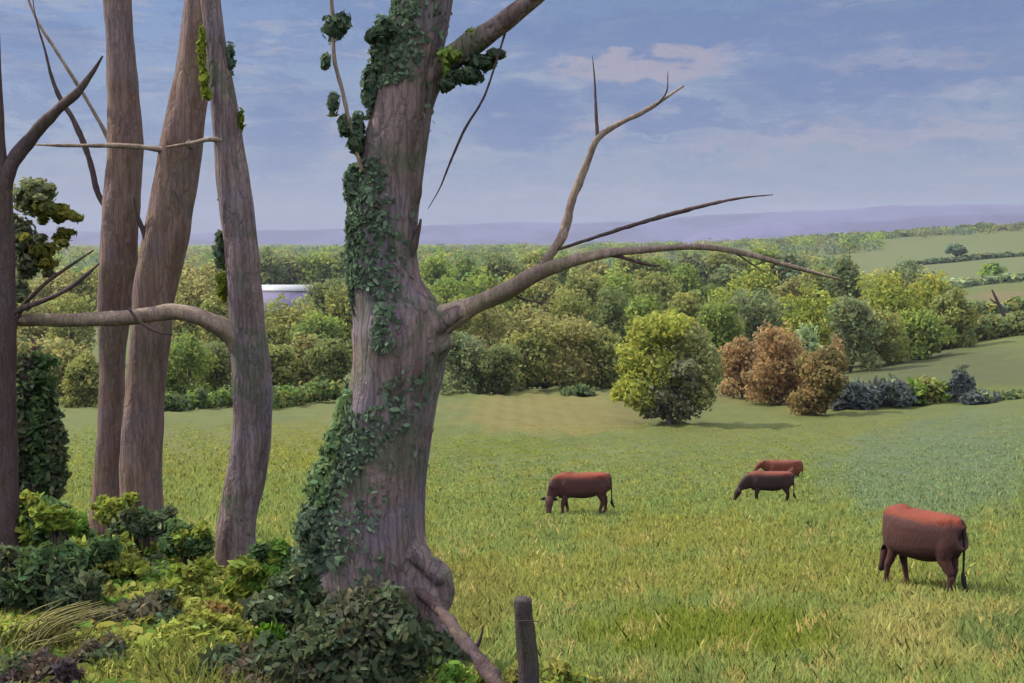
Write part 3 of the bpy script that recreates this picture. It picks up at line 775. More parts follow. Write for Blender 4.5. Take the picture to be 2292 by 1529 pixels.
# fence post and leaning dead branch
pb = Pg(1186, 6.7)
fp = thing('fence_post', pb, 'weathered round fence post leaning slightly in the bottom of the meadow', 'post')
part(fp, 'post', limb([(1192, 1660, 50), (1186, 1560, 49), (1180, 1460, 47), (1172, 1380, 43), (1170, 1345, 41), (1170, 1338, 30)], 6.7, seg=20, n=8, rough=.03, ridges=.02, seed=61), M_wood)
part(fp, 'wire', limb([(1150, 1392, 2.2), (1180, 1389, 2.2), (1206, 1392, 2.2)], 6.62, seg=6, n=4, rough=0, seed=62), M_bark_dark)
ds = limb([(900, 1290, 20, 8.1), (990, 1372, 26, 7.5), (1030, 1425, 30, 7.1), (1075, 1480, 34, 6.9), (1120, 1545, 38, 6.7), (1175, 1640, 40, 6.5)], seg=16, n=8, rough=.12, seed=63)
fb = thing('dead_branch', P(1030, 1425, 7.1), 'dark dead branch slanting down from the thick trunk towards the fence post', 'branch')
part(fb, 'limb', ds, M_bark_dark)
part(fb, 'twig', limb([(1060, 1460, 14, 7.0), (1075, 1430, 8, 6.95), (1082, 1400, 3, 6.9)], seg=8, seed=64), M_bark_dark)

# ------------------------------------------------------------------ middle-distance trees
W_far = lin(96, 112, 64, .5)
COL = dict(
    olive=[lin(118, 122, 70, .52), lin(108, 114, 66, .52), lin(128, 128, 72, .52)],
    green=[lin(98, 120, 56, .55), lin(88, 110, 58, .55), lin(116, 134, 58, .55)],
    lime=[lin(130, 140, 56, .52), lin(120, 134, 56, .5), lin(138, 140, 60, .52)],
    dark=[lin(84, 98, 66, .55), lin(76, 90, 64, .55), lin(92, 104, 66, .55)],
    teal=[lin(92, 106, 82, .55), lin(84, 98, 80, .55), lin(98, 110, 84, .55)],
    brown=[lin(142, 116, 80, .47), lin(132, 110, 76, .47), lin(148, 124, 88, .47)],
    tan=[lin(134, 130, 84, .5), lin(124, 122, 78, .5), lin(142, 134, 90, .5)],
    pale=[lin(138, 152, 110, .55), lin(124, 140, 100, .55)],
    purple=[lin(84, 92, 92, .55), lin(80, 86, 90, .55), lin(100, 112, 84, .55)])


def tree(px, top, width, Y, pal, label, name='round_tree', cat='tree', group=None, n=1400, seed=0, trunk=.22, base=None, size=None, squash=1.0, nl=16, specs=None):
    r = np.random.default_rng(seed + 3000)
    b = Pg(px, Y) if base is None else P(px, base, Y)
    m = Y / F
    H = P(px, top, Y)[2] - b[2]; W = width * m / 2
    t = thing(name, b, label, cat, group)
    size = size or max(0.13, 0.00135 * Y)
    c0 = trunk * H
    lob = []
    if specs:
        for (a, rw, rx, ry, ci) in specs:
            p = P(a, rw, Y) - b
            lob.append((p[0], r.uniform(-.3, .3) * W, p[2], rx * m, min(W, rx * m * 1.1), ry * m, ci))
    else:
        for i in range(nl):
            a = r.uniform(0, 2 * math.pi); q = math.sqrt(r.random()) * .62; zz_ = r.uniform(.25, .82)
            k = math.sqrt(max(.1, 1 - (2 * zz_ - 1) ** 2)) 
            lob.append((math.cos(a) * q * W * k * 1.1, math.sin(a) * q * W * k, c0 + (H - c0) * zz_, W * r.uniform(.22, .46), W * r.uniform(.22, .46), (H - c0) * r.uniform(.12, .24)))
        if trunk < .08:
            for i in range(4): lob.append((r.uniform(-.6, .6) * W, r.uniform(-.5, .5) * W, H * r.uniform(.1, .22), W * r.uniform(.3, .5), W * .4, H * .16))
        lob.append((0, 0, c0 + (H - c0) * .5, W * .62, W * .6, (H - c0) * .42))
        lob.append((r.uniform(-.15, .15) * W, 0, c0 + (H - c0) * .76, W * .42, W * .42, (H - c0) * .24))
    for i in range(16):      # ragged outer sprays
        l = lob[r.integers(len(lob))]; a = r.normal(size=3); a /= np.linalg.norm(a)
        q = (l[0] + a[0] * l[3] * 1.02, l[1] + a[1] * l[4] * 1.02, max(H * .12, l[2] + a[2] * l[5] * 1.05)); k = r.uniform(.10, .2) * W
        lob.append((*q, k, k, k * r.uniform(.6, 1.0), *( [l[6]] if len(l) > 6 else [])))
    V, f, s, c = lobes_cloud(lob, int(n * 1.1), size, pal, r, .42, 1.3, .6, .16)
    link('crown', mesh_np('crown', V, f, s, c), M_leaf_far, t)
    tr = [tube(np.array([[0, 0, -.4], [r.uniform(-.1, .1), 0, c0], [r.uniform(-.3, .3), 0, H * .7]]), np.array([.055, .04, .012]) * H * .6, seg=8, n=4, seed=1)]
    for i in range(4):
        a = r.uniform(0, 6.28)
        tr.append(tube(np.array([[0, 0, c0 * .9], [math.cos(a) * W * .3, math.sin(a) * W * .3, H * .45], [math.cos(a) * W * .6, math.sin(a) * W * .6, H * .65]]), np.array([.02, .014, .006]) * H * .6, seg=6, n=4, seed=i))
    V, f, s = join(tr); link('trunk', mesh_np('trunk', V, f, s, None, True), M_far_bark, t)
    return t


# the lone round tree with its own crown outline
tree(1498, 700, 235, 97, [lin(132, 136, 62, .56), lin(124, 128, 62, .55), lin(114, 116, 74, .56), lin(108, 108, 84, .58)], 'round yellow-green tree standing alone in the meadow above the cattle', 'lone_round_tree', n=11000, seed=1, trunk=.14, size=.145,  # lobe colours carry the sunlit left and the shaded right and bottom
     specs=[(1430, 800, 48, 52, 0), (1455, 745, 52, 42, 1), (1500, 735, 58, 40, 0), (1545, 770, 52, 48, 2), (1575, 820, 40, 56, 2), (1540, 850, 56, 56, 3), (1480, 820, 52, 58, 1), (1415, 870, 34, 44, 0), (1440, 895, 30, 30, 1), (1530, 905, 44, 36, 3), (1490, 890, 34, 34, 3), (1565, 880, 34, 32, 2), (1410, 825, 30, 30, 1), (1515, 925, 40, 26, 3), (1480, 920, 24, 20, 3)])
# rust-coloured trees beside it
tree(1745, 728, 190, 122, COL['brown'], 'tallest rust-brown tree right of the lone round tree', 'rust_brown_tree', group='rust-brown trees', n=8000, seed=2, trunk=.0, size=.16)
tree(1660, 752, 130, 134, COL['brown'], 'smaller rust-brown tree just behind the lone round tree', 'rust_brown_tree', group='rust-brown trees', n=4200, seed=3, trunk=.0, size=.16)
tree(1835, 778, 140, 104, [lin(120, 108, 70, .48), lin(130, 112, 74, .48), lin(112, 104, 68, .48)], 'dull olive-brown tree at the end of the pale rail', 'olive_brown_tree', n=7000, seed=4, trunk=.02, size=.15)
tree(1800, 722, 100, 140, COL['pale'], 'pale grey-green tree behind the rust-brown trees', 'pale_tree', n=1400, seed=5, trunk=.1)
tree(1865, 752, 70, 135, COL['brown'], 'narrow rust-brown tree behind the olive-brown one', 'rust_brown_tree', group='rust-brown trees', n=1000, seed=6, trunk=.1)


def bush(px, row, w_, h_, pal, label, name='hedge_bush', cat='bush', group=None, n=700, seed=0, size=None, nl=5):
    Y = Yrow(px, row)
    return mound(name, label, cat, group, px, row, w_, h_, Y, pal, n, size or max(.12, .0019 * Y), seed + 500, .35, nl, stems=True)


bush(1295, 886, 76, 26, COL['dark'], 'small dark bush alone at the far edge of the meadow', n=500, seed=1)
bush(1905, 918, 100, 76, COL['purple'], 'blue-grey bush at the left end of the meadow hedge', group='blue-grey bushes of the meadow hedge', n=1100, seed=2)
bush(1985, 912, 130, 80, COL['purple'], 'larger blue-grey bush, second from the left in the meadow hedge', group='blue-grey bushes of the meadow hedge', n=1300, seed=3)
bush(2062, 904, 120, 70, [COL['olive'][0], COL['green'][0], lin(122, 126, 74, .5)], 'olive bush between the blue-grey bushes of the meadow hedge', n=1200, seed=4)
bush(2150, 900, 64, 86, COL['purple'], 'narrow upright blue-grey bush of the meadow hedge', group='blue-grey bushes of the meadow hedge', n=800, seed=5)
bush(2195, 903, 90, 34, COL['purple'], 'low blue-grey bush at the right end of the meadow hedge', group='blue-grey bushes of the meadow hedge', n=500, seed=6)
bush(2270, 893, 110, 14, COL['dark'], 'thin dark bush at the right edge in the meadow hedge line', n=300, seed=7)
bush(1945, 800, 90, 50, COL['teal'], 'rounded blue-green bush under the far hedge, on its left', n=900, seed=8)
bush(2040, 795, 110, 48, COL['teal'], 'rounded blue-green bush under the far hedge, right of its twin', n=900, seed=9)


def hedge(pts, h_, pal, label, name='hedge', n=2500, seed=0, dep=1.5, group=None):
    """pts: (px,row) along the foot; h_ in pixels"""
    r = np.random.default_rng(seed + 77)
    q = catmull(np.array([(a, b, Yrow(a, b)) for a, b in pts], float), 8)
    b0 = P(q[0][0], q[0][1], q[0][2]); t = thing(name, b0, label, 'hedge', group)
    lob = []
    for i in range(len(q)):
        p = P(*q[i]); p[2] = gz(p[0], p[1]); Y = q[i][2]; hh = h_ * Y / F * r.uniform(.7, 1.15)
        nxt = np.linalg.norm(P(*q[min(i + 1, len(q) - 1)]) - P(*q[max(i - 1, 0)])) / 2
        lob.append((*(p - b0 + [0, r.uniform(-.5, .5), hh * .5]), max(nxt, hh * .5), dep * hh * .5, hh * .55, i))
    V, f, s, c = lobes_cloud(lob, n, max(.14, .0019 * q[:, 2].mean()), pal, r, .4, 1.3)
    link('foliage', mesh_np('foliage', V, f, s, c), M_leaf, t)
    return t


hedge([(1880, 805), (1990, 798), (2090, 782), (2200, 760), (2330, 748)], 50, [COL['dark'][0], COL['olive'][1], COL['dark'][2]], 'long dark tree-high hedge along the top of the right-hand field', n=5200, seed=1)
hedge([(1990, 690), (2100, 700), (2200, 704), (2330, 690)], 26, [COL['green'][1], COL['teal'][0], COL['olive'][0]], 'middle hedge below the rusty strip of field on the far right', n=2400, seed=2)
hedge([(1930, 640), (2060, 655), (2170, 640), (2330, 628)], 18, [COL['teal'][2], COL['pale'][1]], 'thin grey-green hedge across the pale far fields', n=1800, seed=3)
hedge([(2020, 596), (2120, 588), (2230, 578), (2330, 572)], 9, [COL['teal'][0], COL['dark'][0]], 'highest faint hedge on the pale far hillside', n=1100, seed=4)
hedge([(1700, 558), (1800, 546), (1920, 532), (2050, 520), (2180, 512), (2330, 505)], 16, [COL['teal'][2], COL['olive'][1], COL['dark'][2]], 'long wooded hedge along the skyline on the far right', n=3600, seed=8)
hedge([(600, 918), (680, 905), (760, 898), (800, 896)], 46, [COL['dark'][0], COL['green'][1], COL['olive'][0]], 'low mixed hedge at the field edge between the bowed trunk and the thick trunk', n=2000, seed=5)
hedge([(360, 922), (430, 918), (520, 908)], 40, [COL['dark'][0], COL['dark'][1], COL['green'][0]], 'dark hedge at the field edge seen between the slim trunks', n=1600, seed=6)
hedge([(990, 872), (1090, 870), (1200, 868), (1300, 862), (1390, 862)], 34, [COL['dark'][0], COL['dark'][1], COL['teal'][1]], 'leafy strip coloured dark as the shade under the valley wood right of the thick trunk', n=3000, seed=7)  # understory shade at the wood edge, put in as dark foliage

# single far trees on the right
tree(2140, 545, 44, Yrow(2140, 585), COL['teal'], 'small grey tree alone on the pale far hillside', 'far_round_tree', n=320, seed=11)
tree(2222, 588, 66, Yrow(2222, 632), COL['green'], 'small bright green tree by the thin far hedge on the right', 'far_round_tree', n=420, seed=12)

# valley wood: trees of individual colour, hand placed from the front to the back
wood = [  # px, top, width, Y, colour
    (1040, 740, 120, 150, 'teal'), (1110, 770, 90, 148, 'dark'), (1180, 745, 110, 155, 'olive'), (1262, 700, 130, 158, 'tan'), (1345, 730, 110, 160, 'olive'),
    (1010, 660, 110, 200, 'olive'), (1095, 668, 120, 210, 'tan'), (1190, 672, 120, 215, 'tan'), (1285, 640, 110, 215, 'olive'), (1370, 640, 110, 210, 'dark'), (1445, 650, 110, 205, 'green'),
    (1600, 665, 100, 190, 'green'), (1535, 650, 100, 215, 'olive'), (1690, 640, 110, 200, 'teal'), (1640, 630, 100, 240, 'lime'), (1740, 660, 80, 210, 'dark'), (1815, 640, 120, 190, 'lime'), (1890, 560, 66, 225, 'teal'), (1905, 660, 90, 175, 'teal'),
    (1975, 600, 130, 215, 'lime'), (2065, 605, 130, 225, 'lime'), (2130, 650, 80, 205, 'olive'), (1960, 690, 110, 185, 'olive'), (2060, 690, 100, 190, 'green'),
    (1000, 610, 100, 300, 'green'), (1075, 600, 100, 310, 'green'), (1150, 606, 90, 320, 'lime'), (1225, 600, 90, 320, 'tan'), (1300, 596, 90, 310, 'olive'), (1385, 590, 110, 320, 'green'), (1470, 600, 100, 310, 'olive'),
    (1545, 592, 100, 320, 'green'), (1620, 590, 80, 330, 'teal'), (1690, 585, 110, 300, 'lime'), (1770, 612, 80, 290, 'tan'), (1830, 598, 80, 320, 'olive'), (2020, 575, 110, 330, 'teal'),
    (980, 566, 90, 470, 'green'), (1045, 560, 90, 480, 'green'), (1120, 566, 90, 480, 'dark'), (1190, 562, 80, 490, 'olive'), (1255, 568, 80, 490, 'green'), (1330, 566, 80, 480, 'tan'), (1405, 562, 90, 480, 'olive'),
    (1480, 566, 80, 480, 'green'), (1550, 560, 80, 500, 'teal'), (1620, 556, 80, 500, 'olive'), (1690, 552, 80, 500, 'green'), (1760, 556, 80, 500, 'teal'),
    (40, 740, 150, 150, 'tan'), (140, 760, 110, 150, 'tan'), (190, 790, 80, 140, 'olive'), (410, 735, 110, 150, 'green'), (480, 760, 90, 160, 'dark'), (620, 770, 80, 160, 'olive'), (680, 750, 90, 165, 'tan'), (745, 760, 90, 150, 'dark'),
    (60, 660, 130, 250, 'tan'), (160, 650, 110, 240, 'olive'), (440, 600, 110, 260, 'tan'), (500, 640, 80, 240, 'olive'), (635, 672, 150, 250, 'olive'), (710, 695, 100, 240, 'green'), (770, 640, 80, 250, 'olive'),
    (470, 585, 90, 340, 'tan'), (740, 620, 90, 330, 'dark'), (30, 600, 120, 380, 'olive'), (130, 600, 120, 380, 'tan'), (210, 590, 80, 380, 'olive'),
    (600, 562, 90, 640, 'dark'), (660, 566, 90, 650, 'dark'), (720, 560, 90, 640, 'green'), (775, 556, 70, 640, 'dark'), (840, 560, 80, 600, 'green'), (900, 560, 80, 600, 'olive'), (420, 585, 60, 600, 'tan'),
]
words = dict(olive='olive', green='mid-green', lime='lime-yellow', dark='dark green', teal='blue-green', tan='tan', brown='rusty', pale='pale')


def rowname(Y): return 'front' if Y < 172 else 'second' if Y < 262 else 'third' if Y < 400 else 'back'


cnt = {}
ordn = 'first second third fourth fifth sixth seventh eighth ninth tenth eleventh twelfth thirteenth fourteenth fifteenth'.split()
order = sorted(range(len(wood)), key=lambda i: wood[i][0]); lab = {}
for i in order:
    px, top, w_, Y, cc = wood[i]
    side = 'left of the thick trunk' if px < 860 else 'right of the thick trunk'
    k = (words[cc], rowname(Y), side); cnt.setdefault(k, []).append(i)
for (cw, rn, side), L in cnt.items():
    for j, i in enumerate(L):
        lab[i] = (f'only {cw} tree in the {rn} row of the wood {side}' if len(L) == 1 else f'{ordn[j]} {cw} tree in the {rn} row of the wood {side}')
for i, (px, top, w_, Y, cc) in enumerate(wood):
    mixc = np.array(COL['olive'][0]) * 1.0
    tree(px, top, w_ * 1.5, Y, [.62 * np.asarray(q) + .38 * mixc for q in COL[cc]], lab[i], 'woodland_tree', 'tree', 'trees of the valley wood', n=int(np.clip(4400 - Y * 4.0, 1900, 3800)), seed=100 + i, trunk=.04)

# far-off wood up to the skyline: one mass
rf = np.random.default_rng(9); lob = []
palf = [COL['green'][1] * .9, COL['teal'][0], COL['olive'][0], COL['dark'][0], COL['tan'][0] * .9, COL['green'][2]]
for (Y0, Y1, n, a, b) in [(560, 700, 110, -300, 1800), (750, 1000, 150, -300, 1850), (1050, 1450, 210, -300, 2000), (1500, 1650, 190, -300, 2600), (1700, 2400, 120, -300, 1800)]:
    for i in range(n):
        px = rf.uniform(a, b); Y = rf.uniform(Y0, Y1)
        if 540 < px < 780 and Y < 640: continue
        g = Pg(px, Y); h = rf.uniform(9, 17) if Y < 1450 else rf.uniform(7, 13)
        lob.append((g[0], g[1], g[2] + h * .5, rf.uniform(6, 12) * (1 + Y / 2500), rf.uniform(6, 10), h * .6, rf.integers(6)))
V, f, s, c = lobes_cloud(lob, 90000, 1.1, palf, rf, .5, 1.2)
tag(link('distant_woodland', mesh_np('distant_woodland', V, f, s, c), M_leaf_far), 'far-off woodland rolling away to the skyline', 'woodland', kind='stuff')

# ------------------------------------------------------------------ long low barn
Yb_ = 430
bw = thing('barn', Pg(640, Yb_), 'long low lavender-walled barn with a bright pale roof between the trunks', 'barn')
def boxm(x0, x1, y0, y1, z0, z1):
    v = np.array([[x, y, z] for z in (z0, z1) for y in (y0, y1) for x in (x0, x1)], float)
    f = [0, 2, 3, 1, 4, 5, 7, 6, 0, 1, 5, 4, 2, 6, 7, 3, 0, 4, 6, 2, 1, 3, 7, 5]
    return v, np.array(f), [4] * 6
L = 11.0; e = P(640, 651, Yb_)[2] - bw.location.z; rg_ = P(640, 640, Yb_)[2] - bw.location.z
M_wall = surface('barn_wall_lavender', lambda t, tc: (t.mix(t.noise(t.vmath('MULTIPLY', tc, (3, 1, .3)), 1.4, 3), tuple(lin(136, 132, 168, .75)), tuple(lin(156, 150, 184, .8))), None))
M_roof = surface('barn_roof_sheet', lambda t, tc: (t.mix(t.noise(tc, .8, 3), (.20, .22, .24), (.27, .29, .31)), None), rough=.5)
V, f, s = boxm(-L, L, 0, 9, -1, e); link('wall', mesh_np('wall', V, f, s), M_wall, bw)
rv = np.array([[-L - .5, -.6, e - .15], [L + .5, -.6, e - .15], [L + .5, 4.5, rg_], [-L - .5, 4.5, rg_], [-L - .5, 9.6, e - .15], [L + .5, 9.6, e - .15]])
rv = np.vstack([rv, rv + [0, 0, .3]])
rf_ = [0, 3, 2, 1, 3, 4, 5, 2, 6, 7, 8, 9, 9, 8, 11, 10, 0, 1, 7, 6, 4, 10, 11, 5, 0, 6, 9, 3, 3, 9, 10, 4, 1, 2, 8, 7, 2, 5, 11, 8]
link('roof', mesh_np('roof', rv, rf_, [4] * 10), M_roof, bw)
gbl = [np.array([[sx * L, 0, e - .1], [sx * L, 4.5, rg_ - .05], [sx * L, 9, e - .1], [sx * (L - .2), 0, e - .1], [sx * (L - .2), 4.5, rg_ - .05], [sx * (L - .2), 9, e - .1]]) for sx in (-1, 1)]
for g in gbl: link('gable', mesh_np('gable', g, [0, 1, 2, 3, 5, 4, 0, 3, 4, 1, 1, 4, 5, 2, 0, 2, 5, 3], [3, 3, 4, 4, 4]), M_wall, bw)



# ------------------------------------------------------------------ field fences
M_rail = surface('pale_rail_wood', lambda t, tc: (t.mix(t.noise(tc, 4, 3), (.30, .28, .22), (.42, .38, .30)), None))
M_raild = surface('brown_rail_wood', lambda t, tc: (t.mix(t.noise(tc, 4, 3), (.07, .05, .045), (.12, .09, .08)), None))


def fence(pts, label, hgt, m, step=8, rails=(.55, 1.0), thick=.07, name='rail_fence'):
    q = [np.array(Pg(a, Yrow(a, b))) for a, b in pts]
    t = thing(name, q[0], label, 'fence')
    o = q[0]; rl = {k: [] for k in rails}
    for a, b in zip(q[:-1], q[1:]):
        nseg = max(1, int(np.linalg.norm(b - a) / step))
        for i in range(nseg + (b is q[-1])):
            p = a + (b - a) * i / nseg; p[2] = gz(p[0], p[1])
            V, f, s = tube(np.array([p - o - [0, 0, .3], p - o + [0, 0, hgt * 1.1]]), np.array([thick, thick * .9]) * 1.1, seg=8, n=3, rough=.03, seed=i)
            link('post', mesh_np('post', V, f, s, None, True), m, t)
            for k in rails: rl[k].append(p - o + [0, -.1, hgt * k])
    for k in rails:
        V, f, s = tube(np.array(rl[k]), np.full(len(rl[k]), thick), seg=6, n=3, rough=.05, seed=5)
        link('rail', mesh_np('rail', V, f, s, None, True), m, t)
    return t


fence([(1612, 850), (1680, 858), (1740, 880), (1840, 916)], 'low rail fence slanting down behind the lone round tree to the olive-brown tree', .9, M_rail, 5, thick=.05)
fence([(596, 912), (660, 908), (720, 898), (800, 894)], 'pale rail fence along the field edge between the bowed trunk and the thick trunk', 1.1, M_rail, 6, thick=.07)
dt = thing('dead_tree', Pg(2240, 255), 'dead bare trunk leaning left beside the rusty field strip', 'tree')
part(dt, 'trunk', limb([(2248, 708, 9), (2240, 690, 8), (2228, 665, 6), (2220, 648, 3)], 250, seg=8, seed=66), M_bark_dark)
part(dt, 'branch', limb([(2236, 680, 6), (2226, 676, 4), (2215, 668, 2)], 250, seg=8, seed=67), M_bark_dark)

# ------------------------------------------------------------------ cattle
def ell(c, rad, rot=None, n=3):
    bm = bmesh.new(); bmesh.ops.create_icosphere(bm, subdivisions=n, radius=1.0)
    V = np.array([v.co[:] for v in bm.verts]); f = np.array([[v.index for v in fc.verts] for fc in bm.faces]).ravel(); bm.free()
    V = V * np.array(rad)
    if rot is not None: V = V @ np.array(Matrix.Rotation(rot[0], 3, rot[1])).T
    return V + np.array(c), f, [3] * (len(f) // 3)


def sweep(rows, seg=20, pw=.85):
    """rows: (x,y,z, half width, half height) -> rounded body"""
    q = catmull(np.array(rows, float), 6)
    th = np.linspace(0, 2 * np.pi, seg, endpoint=False); V = []
    C = q[:, :3]; T = np.gradient(C, axis=0); T /= np.linalg.norm(T, axis=1)[:, None]
    for i in range(len(q)):
        Yv = np.array([-T[i][1], T[i][0], 0]); 
        if np.linalg.norm(Yv) < .2: Yv = np.array([0, 1., 0])
        Yv /= np.linalg.norm(Yv); Z = np.cross(T[i], Yv); Z /= np.linalg.norm(Z)
        cs, sn = np.cos(th), np.sin(th)
        cs = np.sign(cs) * np.abs(cs) ** pw; sn = np.sign(sn) * np.abs(sn) ** pw
        V.append(C[i] + (cs * max(q[i, 3], .003))[:, None] * Yv + (sn * max(q[i, 4], .003))[:, None] * Z)
    V = np.vstack(V); f = []; sz = []; k = len(q)
    for i in range(k - 1):
        a = i * seg + np.arange(seg); b = i * seg + (np.arange(seg) + 1) % seg
        f.append(np.column_stack([a, b, b + seg, a + seg]).ravel()); sz += [4] * seg
    f.append(np.arange(seg)[::-1]); sz.append(seg); f.append((k - 1) * seg + np.arange(seg)); sz.append(seg)
    return V, np.concatenate(f), sz


def coat(name, c1, c2, shade_col):
    def b(t, tc):
        n = t.noise(tc, 2.2, 4, .6, .5); h = t.noise(t.vmath('MULTIPLY', tc, (1, 1, .35)), 26, 4, .7)
        c = t.mix(t.ramp(n, .35, .7), tuple(c1), tuple(c2))
        c = t.vmath('SCALE', c, t.math('MULTIPLY_ADD', h, .45, .30))
        if shade_col is not None:      # shade below the sunlit back painted into the coat, darkening head, legs and flanks
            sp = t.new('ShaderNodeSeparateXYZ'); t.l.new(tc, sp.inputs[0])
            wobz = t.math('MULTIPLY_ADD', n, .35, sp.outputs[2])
            c = t.mix(t.math('MULTIPLY', t.ramp(wobz, 1.46, 1.34), .85), c, tuple(shade_col))
        return c, h
    return surface(name, b, rough=.75, spec=.3, bump=(.5, .03))


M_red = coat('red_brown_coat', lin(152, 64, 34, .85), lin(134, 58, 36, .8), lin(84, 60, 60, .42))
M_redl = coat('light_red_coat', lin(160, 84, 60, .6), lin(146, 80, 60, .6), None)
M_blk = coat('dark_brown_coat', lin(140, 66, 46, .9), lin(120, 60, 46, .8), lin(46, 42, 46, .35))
M_dk = coat('dark_hair', lin(44, 30, 32, .6), lin(36, 28, 30, .6), None)
M_hoof = surface('hoof_horn', lambda t, tc: ((.03, .025, .025), None), rough=.5)


def leg(x, y, top, hind, sw=0.0):
    if hind:
        return sweep([(x + .04, y, top, .13, .21), (x + .03, y, .76, .10, .15), (x - .05 + sw * .3, y, .60, .085, .115), (x - .12 + sw * .6, y, .45, .065, .08),
                      (x - .08 + sw * .9, y, .22, .052, .055), (x - .06 + sw, y, .08, .058, .06), (x - .03 + sw, y, .0, .06, .07)], 14)
    return sweep([(x, y, top, .12, .18), (x, y, .72, .085, .12), (x + .02 + sw * .3, y, .50, .07, .09), (x + .03 + sw * .6, y, .40, .065, .075),
                  (x + .01 + sw * .9, y, .2, .05, .052), (x + .01 + sw, y, .08, .052, .055), (x + .04 + sw, y, 0., .06, .07)], 14)


def head_parts(p0, dirv, side, roll=1.0):
    """p0 poll; dirv unit vector towards the muzzle; side unit vector to the animal's left"""
    p0 = np.array(p0); d = np.array(dirv) / np.linalg.norm(dirv); sd = np.array(side) / np.linalg.norm(side); up = np.cross(d, sd)
    rows = [(-.07, .07, .06), (.0, .13, .12), (.12, .145, .145), (.24, .12, .13), (.36, .095, .10), (.47, .095, .085), (.53, .065, .055)]
    th = np.linspace(0, 2 * np.pi, 16, endpoint=False); V = []
    for (t, a, b) in rows: V.append(p0 + d * t + (np.cos(th) * a)[:, None] * sd + (np.sin(th) * b)[:, None] * up)
    k = len(rows); f = []; sz = []
    for i in range(k - 1):
        a = i * 16 + np.arange(16); b = i * 16 + (np.arange(16) + 1) % 16
        f.append(np.column_stack([a, b, b + 16, a + 16]).ravel()); sz += [4] * 16
    f.append(np.arange(16)[::-1]); sz.append(16); f.append((k - 1) * 16 + np.arange(16)); sz.append(16)
    return (np.vstack(V), np.concatenate(f), sz), d, sd, up, p0


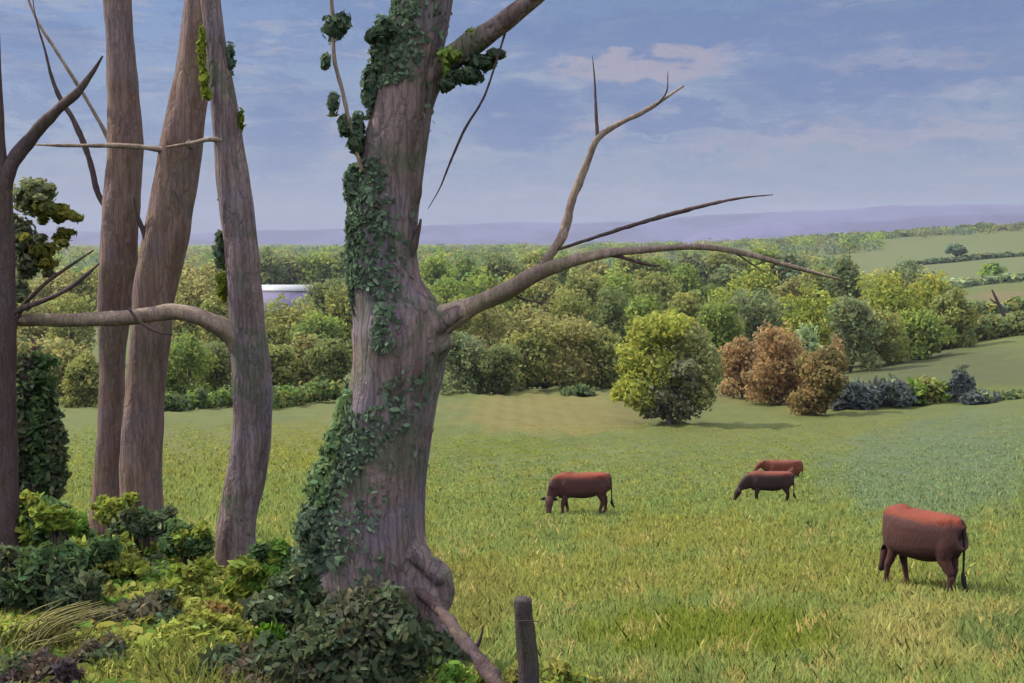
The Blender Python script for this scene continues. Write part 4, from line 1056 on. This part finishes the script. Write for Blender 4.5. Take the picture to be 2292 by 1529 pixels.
def cow(loc, yaw, label, m, head_yaw=0.0, head_swing=(0, 0), scale=1.0, lying=False, tail=True, sway=(0, 0, 0, 0), earm=None, graze=True, hm=None, fat=1.0):
    t = thing('cow', loc, label, 'cow', 'cattle grazing in the meadow')
    t.rotation_euler = (0, 0, yaw); t.scale = (scale,) * 3
    dz = -.50 if lying else 0
    body = [(-.92, 0, 1.10, .05, .05), (-.90, 0, 1.10, .17, .22), (-.80, 0, 1.06, .24, .30), (-.52, 0, 1.01, .28, .35), (-.20, 0, .97, .32, .38), (.15, 0, .955, .33, .39), (.45, 0, .97, .29, .39), (.66, 0, .99, .22, .36), (.78, 0, 1.0, .15, .26), (.84, 0, 1.0, .05, .08)]
    P_ = [sweep([(x, y, z + dz, a * fat, b) for x, y, z, a, b in body], 24, .68)]
    P_ += [ell((.42, 0, 1.30 + dz), (.22, .12, .10)), ell((-.58, .13, 1.26 + dz), (.22, .12, .09)), ell((-.58, -.13, 1.26 + dz), (.22, .12, .09)), ell((-.62, .17, .90 + dz), (.23, .12, .30)), ell((-.62, -.17, .90 + dz), (.23, .12, .30)), ell((-.76, 0, 1.26 + dz), (.18, .14, .09)), ell((.50, .18, .95 + dz), (.17, .11, .30)), ell((.50, -.18, .95 + dz), (.17, .11, .30)), ell((-.05, 0, 1.24 + dz), (.55, .10, .08)), ell((-.05, 0, .64 + dz), (.45, .20, .10)), ell((.62, 0, .72 + dz), (.16, .12, .18))]
    if lying:
        P_ += [sweep([(-.45, s_ * .30, .35, .14, .24), (-.1, s_ * .42, .22, .11, .14), (.15, s_ * .46, .1, .07, .08), (-.12, s_ * .50, .05, .05, .05)], 12) for s_ in (-1, 1)]
        P_ += [sweep([(.6, s_ * .2, .3, .11, .15), (.85, s_ * .22, .12, .07, .07), (.70, s_ * .24, .05, .05, .05)], 12) for s_ in (-1, 1)]
    else:
        P_ += [leg(-.62, .16, 1.0, True, sway[0]), leg(-.62, -.16, 1.0, True, sway[1]), leg(.50, .15, .95, False, sway[2]), leg(.50, -.15, .95, False, sway[3])]
    hx, hy = head_swing
    if graze and not lying:
        poll = np.array([1.24 + hx, hy, .60])
        neck = [(.50, 0, 1.04, .19, .34), (.78, hy * .3, .97, .16, .31), (1.02 + hx * .6, hy * .7, .80, .12, .24), (poll[0], poll[1], poll[2] + .03, .085, .12)]
        hd = np.array([math.cos(head_yaw) * .38, math.sin(head_yaw) * .38, -.92])
    else:
        poll = np.array([1.10, hy, .72 if lying else 1.3])
        neck = [(.55, 0, 1.06 + dz, .16, .27), (.80, hy * .4, 1.08 + dz, .17, .30), (.94, hy * .8, 1.14 + dz, .14, .25), (poll[0], poll[1], poll[2], .12, .18)]
        hd = np.array([math.cos(head_yaw) * .6, math.sin(head_yaw) * .6, -.75])
    P_.append(sweep(neck, 16))
    sd = np.array([-math.sin(head_yaw), math.cos(head_yaw), 0])
    hp, d, sd, up, p0 = head_parts(poll, hd, sd); P_.append(hp)
    bodym = bake(P_, .022)
    ob = link('body', bodym, m, t)
    for s_ in (-1, 1):   # ears stick out sideways below the poll
        e0 = p0 + d * .05 + sd * s_ * .09
        V, f, s = tube(np.array([e0, e0 + sd * s_ * .09 + [0, 0, .01], e0 + sd * s_ * .2 - [0, 0, .02]]), np.array([.03, .055, .008]), seg=10, n=5, rough=0, flat=.45)
        link('ear', mesh_np('ear', V, f, s, None, True), earm or M_dk, t)
        ec = p0 + d * .17 + sd * s_ * .108 - up * (-.05)
        V, f, s = ell(ec, (.02, .02, .02), n=2); link('eye', mesh_np('eye', V, f, s, None, True), M_hoof, t)
    V, f, s = ell(p0 + d * .50, (.062, .062, .05)); link('muzzle', mesh_np('muzzle', V, f, s, None, True), M_dk, t)
    if not lying:
        for x, y, w_ in ((-.65, .16, sway[0]), (-.65, -.16, sway[1]), (.54, .15, sway[2]), (.54, -.15, sway[3])):
            V, f, s = sweep([(x + w_ - .005, y, .085, .054, .056), (x + w_ + .01, y, .04, .064, .07), (x + w_ + .02, y, -.01, .068, .08)], 12)
            link('hoof', mesh_np('hoof', V, f, s, None, True), M_hoof, t)
    tl = [(-.80, 0, 1.30 + dz), (-.93, 0, 1.24 + dz), (-.975, .01, .8 + dz * .6), (-.98, .02, .5 + dz * .5 if not lying else .15)]
    V, f, s = tube(np.array(tl), np.array([.035, .03, .022, .018]), seg=10, n=6, rough=0); to = link('tail', mesh_np('tail', V, f, s, None, True), M_dk, t)
    if not lying:
        V, f, s = tube(np.array([(-.98, .02, .52), (-.99, .02, .40), (-1.03, .02, .29), (-1.10, .02, .2)]), np.array([.022, .045, .04, .006]), seg=10, n=5, rough=.12); link('tuft', mesh_np('tuft', V, f, s, None, True), M_dk, to)
    return t


def cow_at(px, base, **kw):
    Y = Yrow(px, base); p = Pg(px, Y); return p - np.array([0, 0, .03])


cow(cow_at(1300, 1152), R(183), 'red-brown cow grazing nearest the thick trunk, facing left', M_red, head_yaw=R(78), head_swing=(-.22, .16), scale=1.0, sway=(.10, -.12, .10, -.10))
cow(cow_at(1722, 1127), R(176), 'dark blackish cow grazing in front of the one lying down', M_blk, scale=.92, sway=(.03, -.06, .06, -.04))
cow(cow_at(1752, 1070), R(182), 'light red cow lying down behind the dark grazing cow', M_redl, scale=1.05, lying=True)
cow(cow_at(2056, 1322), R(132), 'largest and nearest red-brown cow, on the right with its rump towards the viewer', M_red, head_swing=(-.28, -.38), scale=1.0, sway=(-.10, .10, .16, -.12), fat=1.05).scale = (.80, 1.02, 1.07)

# ------------------------------------------------------------------ air
def haze(x0, x1, y0, y1, z0, z1, dens, colr):
    V, f, s = boxm(x0, x1, y0, y1, z0, z1)
    m = bpy.data.materials.new('air'); m.use_nodes = True; t = NT(m.node_tree)
    v = t.new('ShaderNodeVolumePrincipled'); v.inputs['Color'].default_value = (*colr, 1); v.inputs['Density'].default_value = dens
    v.inputs['Anisotropy'].default_value = 0.0
    o = t.new('ShaderNodeOutputMaterial'); t.l.new(v.outputs[0], o.inputs['Volume'])
    return tag(link('haze', mesh_np('haze', V, f, s), m), kind='stuff')


haze(-9500, 9500, -80, 10300, float(Vt[:, 2].min()) - 90, 330, 0.00009, (.38, .42, .57))
